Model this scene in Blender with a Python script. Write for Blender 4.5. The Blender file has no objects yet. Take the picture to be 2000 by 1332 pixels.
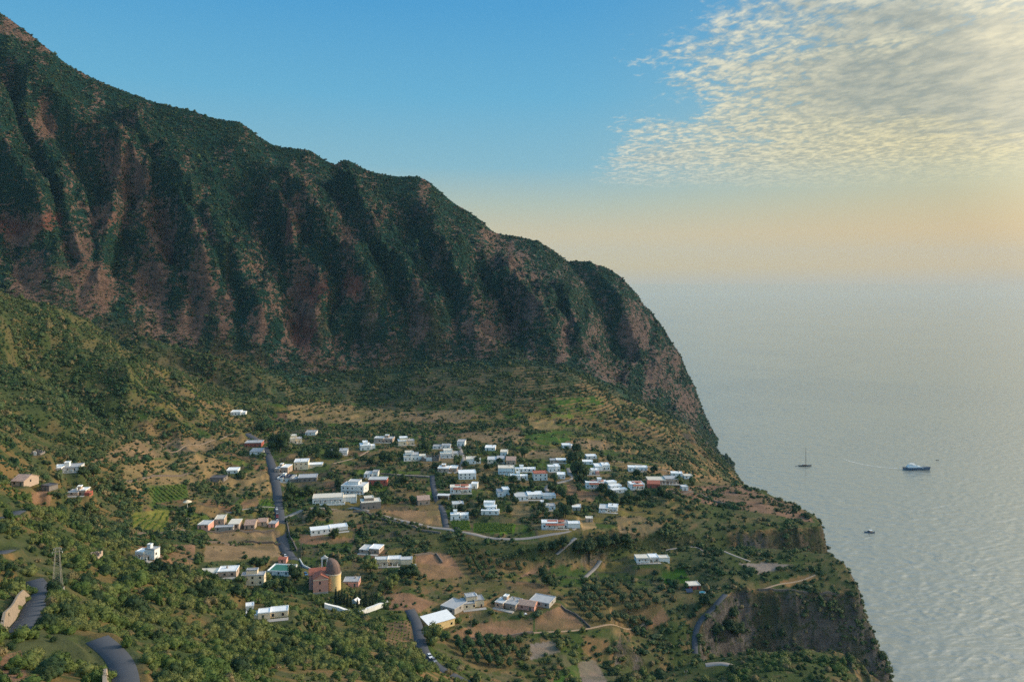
import bpy, math, random
import numpy as np
from mathutils import Vector, Matrix
from mathutils.bvhtree import BVHTree
from mathutils.geometry import delaunay_2d_cdt

# ------------------------------------------------------------------ camera, sky, sun, exposure
SC = bpy.context.scene
COL = SC.collection
R = math.radians
F, V0, CAMH = 1500.0, 552.0, 280.0          # focal length in photo pixels, horizon row, eye height over the sea

cam = bpy.data.cameras.new("camera")
cam.lens, cam.sensor_width = 36 * F / 2000, 36
cam.shift_y = -(666 - V0) / 2000
cam.clip_start, cam.clip_end = 1.0, 400000
cam_ob = bpy.data.objects.new("camera", cam)
COL.objects.link(cam_ob)
cam_ob.location = (0, 0, CAMH)
cam_ob.rotation_euler = (R(90), 0, 0)
SC.camera = cam_ob

SUN_AZ, SUN_EL = R(74), R(21)               # azimuth from the view axis (+y) towards +x
SUN_DIR = Vector((math.sin(SUN_AZ) * math.cos(SUN_EL), math.cos(SUN_AZ) * math.cos(SUN_EL), math.sin(SUN_EL)))
sl = bpy.data.lights.new("sun", "SUN")
sl.energy, sl.angle, sl.color = 3.6, R(1.5), (1.0, 0.84, 0.67)
sun = bpy.data.objects.new("sun", sl)
COL.objects.link(sun)
sun.rotation_euler = SUN_DIR.to_track_quat('Z', 'Y').to_euler()

vs = SC.view_settings
vs.view_transform, vs.look, vs.exposure, vs.gamma, vs.use_curve_mapping = 'Standard', 'None', 0.0, 1.0, False
SC.cycles.volume_bounces = 1
SC.cycles.max_bounces = 5
SC.cycles.diffuse_bounces = 3
SC.cycles.transparent_max_bounces = 4
SC.cycles.use_denoising = False
SC.cycles.use_adaptive_sampling = False
SC.cycles.sample_clamp_indirect = 1.5
SC.cycles.sample_clamp_direct = 6


class NT:
    """small helper round a node tree"""
    def __init__(self, tree):
        self.t = tree
    def n(self, typ, **kw):
        nd = self.t.nodes.new(typ)
        for k, v in kw.items():
            if k.startswith('in_'):
                key = k[3:]
                nd.inputs[int(key) if key.isdigit() else key].default_value = v
            else:
                setattr(nd, k, v)
        return nd
    def l(self, a, b):
        self.t.links.new(a, b)
    def val(self, x, sock):
        if isinstance(x, (int, float)):
            sock.default_value = x
        elif isinstance(x, tuple):
            sock.default_value = x if len(x) == len(sock.default_value) else (*x, 1)
        else:
            self.l(x, sock)
    def m(self, op, a, b=None, c=None, clamp=False):
        nd = self.n('ShaderNodeMath', operation=op, use_clamp=clamp)
        for i, x in enumerate((a, b, c)):
            if x is not None:
                self.val(x, nd.inputs[i])
        return nd.outputs[0]
    def mr(self, x, a, b, c=0.0, d=1.0, smooth=True):
        nd = self.n('ShaderNodeMapRange', interpolation_type='SMOOTHSTEP' if smooth else 'LINEAR')
        self.val(x, nd.inputs[0])
        for i, q in enumerate((a, b, c, d)):
            self.val(q, nd.inputs[i + 1])
        return nd.outputs[0]
    def mix(self, f, a, b, blend='MIX'):
        nd = self.n('ShaderNodeMix', data_type='RGBA', blend_type=blend)
        self.val(f, nd.inputs[0]); self.val(a, nd.inputs[6]); self.val(b, nd.inputs[7])
        return nd.outputs[2]
    def noise(self, vec, scale, detail=3, rough=0.5, dist=0.0, out=0):
        nd = self.n('ShaderNodeTexNoise')
        if vec is not None:
            self.l(vec, nd.inputs['Vector'])
        nd.inputs['Scale'].default_value = scale; nd.inputs['Detail'].default_value = detail
        nd.inputs['Roughness'].default_value = rough; nd.inputs['Distortion'].default_value = dist
        return nd.outputs[out]
    def ramp(self, x, stops):
        nd = self.n('ShaderNodeValToRGB')
        e = nd.color_ramp.elements
        while len(e) < len(stops):
            e.new(0.5)
        for q, (p, c) in zip(e, stops):
            q.position = p; q.color = (*c, 1) if len(c) == 3 else c
        self.l(x, nd.inputs[0])
        return nd.outputs[0]


def lin(r, g, b):
    """display 0-255 to linear"""
    f = lambda c: (c / 255 / 12.92) if c / 255 <= 0.04045 else ((c / 255 + 0.055) / 1.055) ** 2.4
    return (f(r), f(g), f(b))


def build_world():
    w = bpy.data.worlds.new("World"); SC.world = w; w.use_nodes = True
    t = NT(w.node_tree)
    for nd in list(w.node_tree.nodes):
        w.node_tree.nodes.remove(nd)
    out = t.n('ShaderNodeOutputWorld')
    bg = t.n('ShaderNodeBackground'); bg.inputs[1].default_value = 1.0
    t.l(bg.outputs[0], out.inputs[0])
    sky = t.n('ShaderNodeTexSky', sky_type='NISHITA', sun_disc=False, sun_elevation=SUN_EL, sun_rotation=SUN_AZ,
              altitude=280, air_density=1.0, dust_density=1.2, ozone_density=2.0)
    nish = t.mix(1.0, sky.outputs[0], (0.085, 0.085, 0.085), 'MULTIPLY')
    tc = t.n('ShaderNodeTexCoord')
    sep = t.n('ShaderNodeSeparateXYZ'); t.l(tc.outputs['Generated'], sep.inputs[0])
    x, y, z = sep.outputs
    hyp = t.m('SQRT', t.m('ADD', t.m('MULTIPLY', x, x), t.m('MULTIPLY', y, y)))
    el = t.m('DIVIDE', z, t.m('MAXIMUM', hyp, 0.001))                # tan of elevation
    toward = t.m('DIVIDE', t.m('ADD', t.m('MULTIPLY', x, math.sin(SUN_AZ)), t.m('MULTIPLY', y, math.cos(SUN_AZ))), t.m('MAXIMUM', hyp, 0.001))
    es = t.m('MULTIPLY', el, 1.0, clamp=True)
    cool = t.ramp(es, [(0.0, lin(198, 184, 150)), (0.02, lin(214, 188, 124)), (0.062, lin(214, 194, 146)), (0.10, lin(184, 193, 172)),
                       (0.15, lin(136, 186, 202)), (0.24, lin(104, 177, 212)), (0.36, lin(78, 160, 211)), (0.75, lin(84, 156, 218)), (1.0, lin(116, 176, 228))])
    warm = t.ramp(es, [(0.0, lin(208, 182, 130)), (0.02, lin(226, 184, 96)), (0.06, lin(228, 188, 110)), (0.12, lin(210, 198, 146)),
                       (0.20, lin(188, 196, 172)), (0.30, lin(140, 176, 190)), (0.42, lin(110, 168, 200)), (1.0, lin(130, 180, 220))])
    wf = t.mr(toward, 0.30, 0.98)
    grad = t.mix(wf, cool, warm)
    glow = t.mr(toward, 0.80, 1.0)
    glow = t.m('MULTIPLY', glow, t.mr(el, 0.9, 0.0))
    grad = t.mix(t.m('MULTIPLY', glow, 0.5), grad, (1.0, 0.78, 0.42))
    # high cloud sheet: a plane far overhead, met by the view direction
    den = t.m('MAXIMUM', z, 0.02)
    cx, cy = t.m('DIVIDE', x, den), t.m('DIVIDE', y, den)
    cv = t.n('ShaderNodeCombineXYZ'); t.l(cx, cv.inputs[0]); t.l(cy, cv.inputs[1])
    P = cv.outputs[0]
    rot = t.n('ShaderNodeMapping'); rot.inputs['Rotation'].default_value = (0, 0, R(-24)); rot.inputs['Scale'].default_value = (1.0, 0.62, 1)
    t.l(P, rot.inputs[0])
    big = t.noise(P, 0.9, 4, 0.55)
    edge = t.noise(P, 2.6, 5, 0.6)
    ex = t.m('ADD', cx, t.m('MULTIPLY', t.m('SUBTRACT', edge, 0.5), 0.85))
    lim = t.m('ADD', 0.28, t.m('MULTIPLY', t.m('MULTIPLY', cy, cy), 0.0045))
    mx = t.mr(t.m('SUBTRACT', ex, lim), 0.0, 0.60)
    ey = t.m('ADD', cy, t.m('MULTIPLY', t.m('SUBTRACT', edge, 0.5), 1.6))
    my = t.mr(ey, 8.7, 7.4)
    gap = t.mr(t.m('ABSOLUTE', t.m('SUBTRACT', t.m('ADD', cy, t.m('MULTIPLY', cx, -0.9)), 3.6)), 0.55, 0.05)   # a thin blue slot near the left edge
    gap = t.m('MULTIPLY', gap, t.mr(cx, 1.35, 0.9))
    cells = t.noise(rot.outputs[0], 19, 5, 0.6, 0.3)
    cells2 = t.noise(rot.outputs[0], 6.5, 5, 0.6, 0.2)
    thick = t.mr(t.m('ADD', t.m('ADD', t.m('MULTIPLY', cx, 0.22), t.m('MULTIPLY', big, 0.9)), 0.0), 0.55, 1.05)
    wob = t.m('MULTIPLY', t.m('SUBTRACT', edge, 0.5), 2.2)
    core = t.m('MULTIPLY', t.mr(t.m('ADD', cx, wob), 0.9, 1.9), t.mr(t.m('ABSOLUTE', t.m('SUBTRACT', t.m('ADD', cy, wob), t.m('ADD', 2.7, t.m('MULTIPLY', cx, 0.55)))), 1.3, 0.3))
    thick = t.m('MAXIMUM', thick, core)
    band = t.m('MULTIPLY', mx, my)
    band = t.m('MULTIPLY', band, t.m('SUBTRACT', 1.0, t.m('MULTIPLY', gap, 0.75)))
    dens = t.m('ADD', t.m('MULTIPLY', cells, 0.62), t.m('MULTIPLY', cells2, 0.38))
    thr = t.m('SUBTRACT', 0.70, t.m('MULTIPLY', band, t.m('ADD', 0.27, t.m('MULTIPLY', thick, 0.20))))
    alpha = t.m('MULTIPLY', t.mr(t.m('SUBTRACT', dens, thr), -0.08, 0.20), t.mr(band, 0.02, 0.25))
    alpha = t.m('MULTIPLY', alpha, t.mr(el, 0.095, 0.16))
    alpha = t.m('MULTIPLY', alpha, 0.93)
    relief = t.mr(t.m('SUBTRACT', dens, 0.5), -0.12, 0.16)
    ccool = t.mix(relief, lin(152, 170, 172), lin(234, 232, 212))
    cwarm = t.mix(relief, lin(184, 178, 146), lin(252, 234, 174))
    ccol = t.mix(t.m('MULTIPLY', t.mr(toward, 0.30, 0.75), t.mr(el, 0.42, 0.16)), ccool, cwarm)
    gray = t.mix(t.mr(cells2, 0.35, 0.65), lin(146, 153, 144), lin(184, 183, 164))
    ccol = t.mix(t.m('MULTIPLY', core, 0.78), ccol, gray)
    skyc = t.mix(alpha, grad, ccol)
    # the share of plain atmosphere, then light added to unseen sky behind and above
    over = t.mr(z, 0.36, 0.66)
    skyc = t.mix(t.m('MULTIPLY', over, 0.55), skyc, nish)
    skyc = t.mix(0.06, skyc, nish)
    boost = t.m('ADD', 1.0, t.m('ADD', t.m('MULTIPLY', over, 1.0), t.m('MULTIPLY', t.mr(y, 0.1, -0.6), 0.8)))  # extra fill to brighten the house fronts
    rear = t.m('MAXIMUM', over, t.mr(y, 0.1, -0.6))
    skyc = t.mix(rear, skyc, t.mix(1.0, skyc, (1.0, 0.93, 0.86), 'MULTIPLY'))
    dt = t.n('ShaderNodeVectorMath', operation='DOT_PRODUCT'); t.l(tc.outputs['Generated'], dt.inputs[0]); dt.inputs[1].default_value = tuple(SUN_DIR)
    halo = t.m('POWER', t.mr(dt.outputs['Value'], math.cos(R(46)), 1.0, 0.0, 1.0, False), 1.6)  # glow added round the sun so the sea mirrors more light
    hv = t.n('ShaderNodeVectorMath', operation='SCALE'); hv.inputs[0].default_value = (1.0, 0.80, 0.50); t.l(t.m('MULTIPLY', halo, 2.2), hv.inputs[3])
    ha = t.n('ShaderNodeVectorMath', operation='ADD'); t.l(skyc, ha.inputs[0]); t.l(hv.outputs[0], ha.inputs[1])
    skyc = ha.outputs[0]
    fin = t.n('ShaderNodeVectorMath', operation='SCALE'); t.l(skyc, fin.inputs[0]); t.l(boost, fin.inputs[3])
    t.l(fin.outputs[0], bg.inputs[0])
build_world()
# ------------------------------------------------------------------ small tools
rng = np.random.default_rng(7)
random.seed(11)


def hash2(ix, iy, s):
    n = (ix.astype(np.int64) * 374761393 + iy.astype(np.int64) * 668265263 + s * 974711) & 0x7fffffff
    n = ((n ^ (n >> 13)) * 1274126177) & 0x7fffffff
    return ((n ^ (n >> 16)) & 0xffff) / 65535.0


def vnoise(x, y, s=0):
    ix, iy = np.floor(x), np.floor(y)
    fx, fy = x - ix, y - iy
    fx, fy = fx * fx * fx * (fx * (fx * 6 - 15) + 10), fy * fy * fy * (fy * (fy * 6 - 15) + 10)
    a, b, c, d = hash2(ix, iy, s), hash2(ix + 1, iy, s), hash2(ix, iy + 1, s), hash2(ix + 1, iy + 1, s)
    return (a * (1 - fx) + b * fx) * (1 - fy) + (c * (1 - fx) + d * fx) * fy


def fbm(x, y, o=5, s=0, gain=0.5):
    t, a, n = 0, 1.0, 0
    for i in range(o):
        ca, sa = math.cos(i * 1.1), math.sin(i * 1.1)
        t = t + a * vnoise((x * ca - y * sa) * 2 ** i + 17 * i, (x * sa + y * ca) * 2 ** i - 9 * i, s + i)
        n += a; a *= gain
    return t / n


def ridged(x, y, o=4, s=0):
    t, a, n = 0, 1.0, 0
    for i in range(o):
        t = t + a * (1 - np.abs(2 * vnoise(x * 2 ** i + 5 * i, y * 2 ** i + 3 * i, s + i) - 1)); n += a; a *= 0.5
    return t / n


def sstep(a, b, x):
    t = np.clip((x - a) / (b - a), 0, 1)
    return t * t * (3 - 2 * t)


def tag(o, label=None, cat=None, group=None, kind=None):
    for k, v in (('label', label), ('category', cat), ('group', group), ('kind', kind)):
        if v:
            o[k] = v
    return o


def link(o, parent=None):
    COL.objects.link(o)
    if parent is not None:
        o.parent = parent
    return o


def empty(name, loc=(0, 0, 0), rz=0.0):
    o = bpy.data.objects.new(name, None)
    o.empty_display_size = 0.5
    o.location = loc; o.rotation_euler = (0, 0, rz)
    return link(o)


class MB:
    """collects shapes into one mesh"""
    def __init__(self):
        self.v, self.f = [], []
    def add(self, vs, fs):
        b = len(self.v)
        self.v += [tuple(p) for p in vs]
        self.f += [tuple(b + i for i in q) for q in fs]
        return self
    def box(self, x0, x1, y0, y1, z0, z1, rz=0.0, at=(0, 0)):
        c, s = math.cos(rz), math.sin(rz)
        vs = [(at[0] + x * c - y * s, at[1] + x * s + y * c, z) for z in (z0, z1) for x, y in ((x0, y0), (x1, y0), (x1, y1), (x0, y1))]
        return self.add(vs, [(3, 2, 1, 0), (4, 5, 6, 7), (0, 1, 5, 4), (1, 2, 6, 5), (2, 3, 7, 6), (3, 0, 4, 7)])
    def bar(self, a, b, r, n=4, r2=None):
        a, b = Vector(a), Vector(b)
        q = (b - a).to_track_quat('Z', 'Y')
        r2 = r if r2 is None else r2
        vs = []
        for p, rr in ((a, r), (b, r2)):
            for i in range(n):
                an = 2 * math.pi * i / n + math.pi / n
                vs.append(p + q @ Vector((rr * math.cos(an), rr * math.sin(an), 0)))
        fs = [(i, (i + 1) % n, n + (i + 1) % n, n + i) for i in range(n)] + [tuple(range(n))[::-1], tuple(range(n, 2 * n))]
        return self.add(vs, fs)
    def loft(self, rings, closed=True, caps=True):
        n = len(rings[0]); vs = [p for r in rings for p in r]; fs = []
        for k in range(len(rings) - 1):
            for i in range(n if closed else n - 1):
                j = (i + 1) % n
                fs.append((k * n + i, k * n + j, (k + 1) * n + j, (k + 1) * n + i))
        if caps:
            fs += [tuple(range(n))[::-1], tuple(range((len(rings) - 1) * n, len(rings) * n))]
        return self.add(vs, fs)
    def build(self, name, mat, parent=None, smooth=False):
        me = bpy.data.meshes.new(name)
        me.from_pydata(self.v, [], self.f)
        me.materials.append(mat)
        if smooth:
            me.polygons.foreach_set('use_smooth', [True] * len(me.polygons))
        o = bpy.data.objects.new(name, me)
        return link(o, parent)


def np_mesh(name, co, faces, mat, smooth=False):
    me = bpy.data.meshes.new(name)
    k = faces.shape[1]
    me.vertices.add(len(co)); me.vertices.foreach_set('co', co.astype(np.float32).ravel())
    me.loops.add(faces.size); me.loops.foreach_set('vertex_index', faces.astype(np.int32).ravel())
    me.polygons.add(len(faces))
    me.polygons.foreach_set('loop_start', np.arange(0, faces.size, k, dtype=np.int32))
    if smooth:
        me.polygons.foreach_set('use_smooth', np.ones(len(faces), dtype=bool))
    me.update(calc_edges=True)
    if mat:
        me.materials.append(mat)
    return me


# ------------------------------------------------------------------ materials
MAT = {}


def new_mat(name):
    m = bpy.data.materials.new(name); m.use_nodes = True
    t = NT(m.node_tree)
    bsdf = m.node_tree.nodes['Principled BSDF']
    return m, t, bsdf


def plain(name, col, rough=0.85, var=0.16, scale=0.5, stain=None, spec=0.25, bump=0.0, bscale=3.0, metal=0.0):
    m, t, b = new_mat(name)
    tc = t.n('ShaderNodeTexCoord'); P = tc.outputs['Object']
    oi = t.n('ShaderNodeObjectInfo')
    n = t.noise(P, scale, 5, 0.6)
    k = t.m('ADD', 1 - var / 2, t.m('MULTIPLY', t.m('SUBTRACT', n, 0.5), 2 * var))
    k = t.m('ADD', k, t.m('MULTIPLY', t.m('SUBTRACT', oi.outputs['Random'], 0.5), var * 0.8))
    v = t.n('ShaderNodeVectorMath', operation='SCALE'); v.inputs[0].default_value = col; t.l(k, v.inputs[3])
    c = v.outputs[0]
    if stain:
        st = t.n('ShaderNodeMapping'); st.inputs['Scale'].default_value = (1.2, 1.2, 0.35); t.l(P, st.inputs[0])
        s = t.mr(t.noise(st.outputs[0], 0.9, 5, 0.65), 0.56, 0.74)
        c = t.mix(t.m('MULTIPLY', s, 0.6), c, stain)
    t.l(c, b.inputs['Base Color'])
    b.inputs['Roughness'].default_value = rough; b.inputs['Specular IOR Level'].default_value = spec
    b.inputs['Metallic'].default_value = metal
    if bump:
        bp = t.n('ShaderNodeBump'); bp.inputs['Strength'].default_value = bump; bp.inputs['Distance'].default_value = 0.1
        t.l(t.noise(P, bscale, 4, 0.6), bp.inputs['Height']); t.l(bp.outputs[0], b.inputs['Normal'])
    MAT[name] = m
    return m


def tiles(name, c1, c2):
    m, t, b = new_mat(name)
    tc = t.n('ShaderNodeTexCoord'); P = tc.outputs['Object']
    w = t.n('ShaderNodeTexWave', wave_type='BANDS', bands_direction='X'); w.inputs['Scale'].default_value = 1.3; w.inputs['Distortion'].default_value = 0.6
    t.l(P, w.inputs[0])
    n = t.noise(P, 0.8, 5, 0.65)
    c = t.mix(t.mr(n, 0.35, 0.7), c1, c2)
    t.l(c, b.inputs['Base Color']); b.inputs['Roughness'].default_value = 0.9
    bp = t.n('ShaderNodeBump'); bp.inputs['Strength'].default_value = 0.5; bp.inputs['Distance'].default_value = 0.1
    t.l(w.outputs[0], bp.inputs['Height']); t.l(bp.outputs[0], b.inputs['Normal'])
    MAT[name] = m


plain('white', (0.80, 0.80, 0.77), stain=(0.42, 0.40, 0.36))
plain('cream', (0.74, 0.62, 0.44), stain=(0.42, 0.34, 0.25))
plain('yellow', (0.80, 0.58, 0.27), stain=(0.45, 0.34, 0.2))
plain('tan', (0.46, 0.35, 0.27), stain=(0.27, 0.21, 0.17))
plain('pink', (0.64, 0.33, 0.26), stain=(0.42, 0.27, 0.22))
plain('red', (0.40, 0.11, 0.075), stain=(0.26, 0.09, 0.06))
plain('stone', (0.27, 0.24, 0.215), var=0.4, scale=1.4, stain=(0.12, 0.11, 0.10), bump=0.6)
plain('bluewhite', (0.62, 0.72, 0.76), stain=(0.45, 0.5, 0.5))
plain('white_roof', (0.84, 0.85, 0.84), var=0.14, stain=(0.52, 0.52, 0.50))
plain('pale_roof', (0.62, 0.63, 0.62), var=0.24, stain=(0.34, 0.33, 0.31))
plain('cream_roof', (0.72, 0.66, 0.55), var=0.2, stain=(0.45, 0.40, 0.33))
plain('grey_roof', (0.42, 0.43, 0.44), var=0.25, stain=(0.25, 0.25, 0.25))
plain('dark_roof', (0.13, 0.125, 0.13), var=0.3, stain=(0.07, 0.07, 0.07))
plain('green_roof', (0.05, 0.20, 0.15), var=0.25)
plain('dome_brown', (0.26, 0.175, 0.145), var=0.35, scale=0.5, stain=(0.12, 0.09, 0.075), bump=0.4)
tiles('tile_red', (0.42, 0.13, 0.075), (0.30, 0.10, 0.07))
tiles('tile_pale', (0.46, 0.31, 0.24), (0.33, 0.22, 0.17))
plain('glass_dark', (0.02, 0.025, 0.03), rough=0.12, var=0.05, spec=0.5)
plain('shutter', (0.07, 0.10, 0.085), var=0.2)
plain('wood_dark', (0.085, 0.055, 0.035), var=0.3)
plain('wood_grey', (0.20, 0.165, 0.13), var=0.3)
plain('pylon_steel', (0.36, 0.33, 0.26), rough=0.6, var=0.2)
plain('steel', (0.36, 0.37, 0.36), rough=0.5, var=0.2, metal=0.5)
plain('solar', (0.02, 0.035, 0.075), rough=0.2, var=0.2, spec=0.5)
plain('concrete', (0.40, 0.37, 0.33), var=0.25, scale=0.3, stain=(0.22, 0.19, 0.16), bump=0.3)
plain('wall_stone', (0.42, 0.33, 0.24), var=0.4, scale=0.8, stain=(0.22, 0.17, 0.12), bump=0.7)
plain('dry_stone', (0.22, 0.18, 0.15), var=0.5, scale=1.2, bump=0.8)
plain('bark', (0.10, 0.075, 0.055), var=0.3, scale=2)
plain('rubber', (0.02, 0.02, 0.02), rough=0.7)
plain('car_white', (0.78, 0.79, 0.80), rough=0.3, var=0.04, spec=0.5)
plain('car_grey', (0.22, 0.23, 0.25), rough=0.3, var=0.04, spec=0.5)
plain('car_red', (0.35, 0.04, 0.03), rough=0.3, var=0.04, spec=0.5)
plain('car_blue', (0.05, 0.16, 0.34), rough=0.3, var=0.04, spec=0.5)
plain('car_dark', (0.03, 0.03, 0.035), rough=0.3, var=0.04, spec=0.5)
plain('hull_blue', (0.045, 0.085, 0.15), rough=0.3, var=0.06, spec=0.5)
plain('hull_dark', (0.03, 0.035, 0.045), rough=0.35, var=0.06, spec=0.5)
plain('deck_white', (0.70, 0.74, 0.76), rough=0.4, var=0.06)
plain('teak', (0.28, 0.19, 0.12), var=0.2)
plain('pool_water', (0.08, 0.40, 0.42), rough=0.1, var=0.1, spec=0.5)


def leaf_mat(name, a, b_, c_, patch=(0.0, 0.0, 0.0), pf=0.0):
    m, t, b = new_mat(name)
    oi = t.n('ShaderNodeObjectInfo')
    gi = t.n('ShaderNodeNewGeometry')
    r = t.ramp(oi.outputs['Random'], [(0.0, a), (0.5, b_), (1.0, c_)])
    n = t.noise(gi.outputs['Position'], 0.9, 3, 0.6)
    n2 = t.noise(gi.outputs['Position'], 0.022, 3, 0.6)
    c = t.mix(t.mr(n2, 0.44, 0.66), r, c_)
    k = t.m('ADD', 0.62, t.m('MULTIPLY', n, 0.76))
    v = t.n('ShaderNodeVectorMath', operation='SCALE'); t.l(c, v.inputs[0]); t.l(k, v.inputs[3])
    t.l(v.outputs[0], b.inputs['Base Color'])
    b.inputs['Roughness'].default_value = 0.75; b.inputs['Specular IOR Level'].default_value = 0.2
    MAT[name] = m


leaf_mat('leaf_maquis', (0.038, 0.076, 0.016), (0.076, 0.112, 0.024), (0.122, 0.134, 0.040))
leaf_mat('leaf_valley', (0.022, 0.058, 0.022), (0.038, 0.080, 0.027), (0.074, 0.100, 0.034))
leaf_mat('leaf_dark', (0.018, 0.040, 0.016), (0.026, 0.052, 0.018), (0.036, 0.060, 0.020))
leaf_mat('leaf_olive', (0.050, 0.078, 0.034), (0.065, 0.092, 0.038), (0.085, 0.108, 0.044))
leaf_mat('leaf_cypress', (0.012, 0.028, 0.014), (0.016, 0.034, 0.015), (0.02, 0.038, 0.016))
leaf_mat('leaf_fresh', (0.075, 0.135, 0.020), (0.095, 0.150, 0.024), (0.12, 0.165, 0.03))
leaf_mat('leaf_mountain', (0.014, 0.042, 0.030), (0.022, 0.052, 0.032), (0.048, 0.070, 0.034))
leaf_mat('leaf_dry', (0.16, 0.125, 0.055), (0.19, 0.15, 0.07), (0.14, 0.12, 0.05))
# ------------------------------------------------------------------ terrain: survey lines (photo column, photo row, distance) joined to a sheet
def w_uvd(u, v, d):
    return ((u - 1000) / F * d, d, CAMH - (v - V0) / F * d)


def w_udz(u, d, z):
    return ((u - 1000) / F * d, d, z)


PTS = []


def line_uvd(pts, step=14):
    P = [Vector(w_uvd(*p)) for p in pts]
    for a, b in zip(P, P[1:]):
        n = max(1, int((b - a).length / step))
        for i in range(n):
            PTS.append(tuple(a.lerp(b, i / n)))
    PTS.append(tuple(P[-1]))


def line_udz(pts, step=18):
    P = [Vector(w_udz(*p)) for p in pts]
    for a, b in zip(P, P[1:]):
        n = max(1, int((b - a).length / step))
        for i in range(n):
            PTS.append(tuple(a.lerp(b, i / n)))
    PTS.append(tuple(P[-1]))


SKY = [(-420, -200), (-200, -90), (-60, -12), (0, 21), (24, 37), (52, 58), (73, 75), (101, 98), (136, 126), (168, 143), (210, 163), (262, 182), (304, 198), (350, 208), (378, 215),
       (413, 227), (434, 232), (465, 234), (490, 250), (507, 266), (532, 280), (553, 286), (574, 287), (602, 290), (616, 297), (633, 310), (653, 321),
       (665, 313), (679, 311), (691, 317), (714, 330), (729, 335), (756, 341), (783, 344), (810, 343), (823, 346), (840, 355), (855, 369), (876, 387),
       (888, 397), (915, 412), (930, 423), (946, 433), (950, 441), (966, 453), (990, 459), (999, 458), (1029, 466), (1050, 471), (1068, 480), (1086, 493),
       (1107, 510), (1122, 508), (1152, 510), (1176, 519), (1200, 530), (1215, 541), (1230, 559), (1245, 574), (1263, 603), (1272, 607), (1284, 624), (1299, 642),
       (1308, 660), (1317, 675), (1332, 696), (1335, 708), (1344, 732), (1353, 759), (1362, 789), (1374, 822), (1377, 837), (1392, 849), (1401, 858)]
SKY_U = np.array([p[0] for p in SKY], float); SKY_V = np.array([p[1] for p in SKY], float)
skyd = lambda u: np.interp(u, [-420, 0, 300, 660, 950, 1110, 1230, 1300, 1370, 1401], [1120, 1180, 1250, 1330, 1380, 1400, 1405, 1395, 1378, 1372])
BASE = [(-420, 500, 890), (-200, 560, 900), (0, 600, 930), (100, 630, 945), (200, 660, 960), (300, 672, 1000), (400, 697, 1012), (500, 717, 1022), (600, 735, 1042), (700, 724, 1072),
        (800, 713, 1088), (900, 706, 1094), (1000, 702, 1100), (1100, 712, 1108), (1200, 752, 1108), (1270, 790, 1115), (1330, 818, 1130)]
BASE_U = np.array([p[0] for p in BASE], float); BASE_V = np.array([p[1] for p in BASE], float); BASE_D = np.array([p[2] for p in BASE], float)

line_uvd([(u, v, float(skyd(u))) for u, v in SKY])
line_uvd(BASE)
for u, v in SKY[::2]:                                             # the back of the ridge
    d = float(skyd(u)); x, y, z = w_uvd(u, v, d)
    for dd, dz in ((90, 85), (220, 220), (420, 420)):
        PTS.append((x * (d + dd) / d, y + dd, max(-25, z - dz)))
line_uvd([(620, 790, 958), (700, 800, 952), (800, 803, 948), (900, 803, 948), (1000, 803, 955), (1100, 803, 965), (1180, 806, 985)])
# headland crest that parts the inner wall from the sea face
line_uvd([(1205, 545, 1400), (1212, 576, 1350), (1218, 648, 1318), (1233, 678, 1308), (1263, 705, 1300), (1281, 729, 1295), (1299, 759, 1285), (1320, 792, 1235), (1335, 810, 1195), (1362, 840, 1155), (1380, 858, 1165)])
# left near spur: crest, valley behind it, lesser crest, gully, lower rib
line_uvd([(-420, 440, 640), (-200, 500, 720), (0, 575, 783), (60, 590, 800), (115, 610, 820), (192, 659, 850), (287, 708, 870), (350, 736, 880), (406, 760, 890), (465, 778, 900)])
line_udz([(-420, 760, 300), (-200, 830, 262), (0, 858, 240), (115, 890, 218), (200, 908, 198), (300, 925, 175), (400, 940, 152), (470, 948, 143), (560, 955, 137)])
line_uvd([(60, 634, 760), (150, 682, 764), (245, 726, 764), (290, 762, 760), (353, 832, 740)])
line_udz([(40, 716, 196), (105, 722, 178), (160, 716, 164), (210, 712, 148), (260, 706, 137), (315, 696, 130)])
line_uvd([(-100, 690, 640), (0, 720, 640), (120, 780, 622), (200, 830, 622), (280, 862, 640)])
# second spur before the wall
line_uvd([(290, 660, 955), (350, 680, 962), (430, 700, 966), (490, 725, 972), (577, 767, 985), (650, 783, 998), (700, 790, 1005)])
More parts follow.
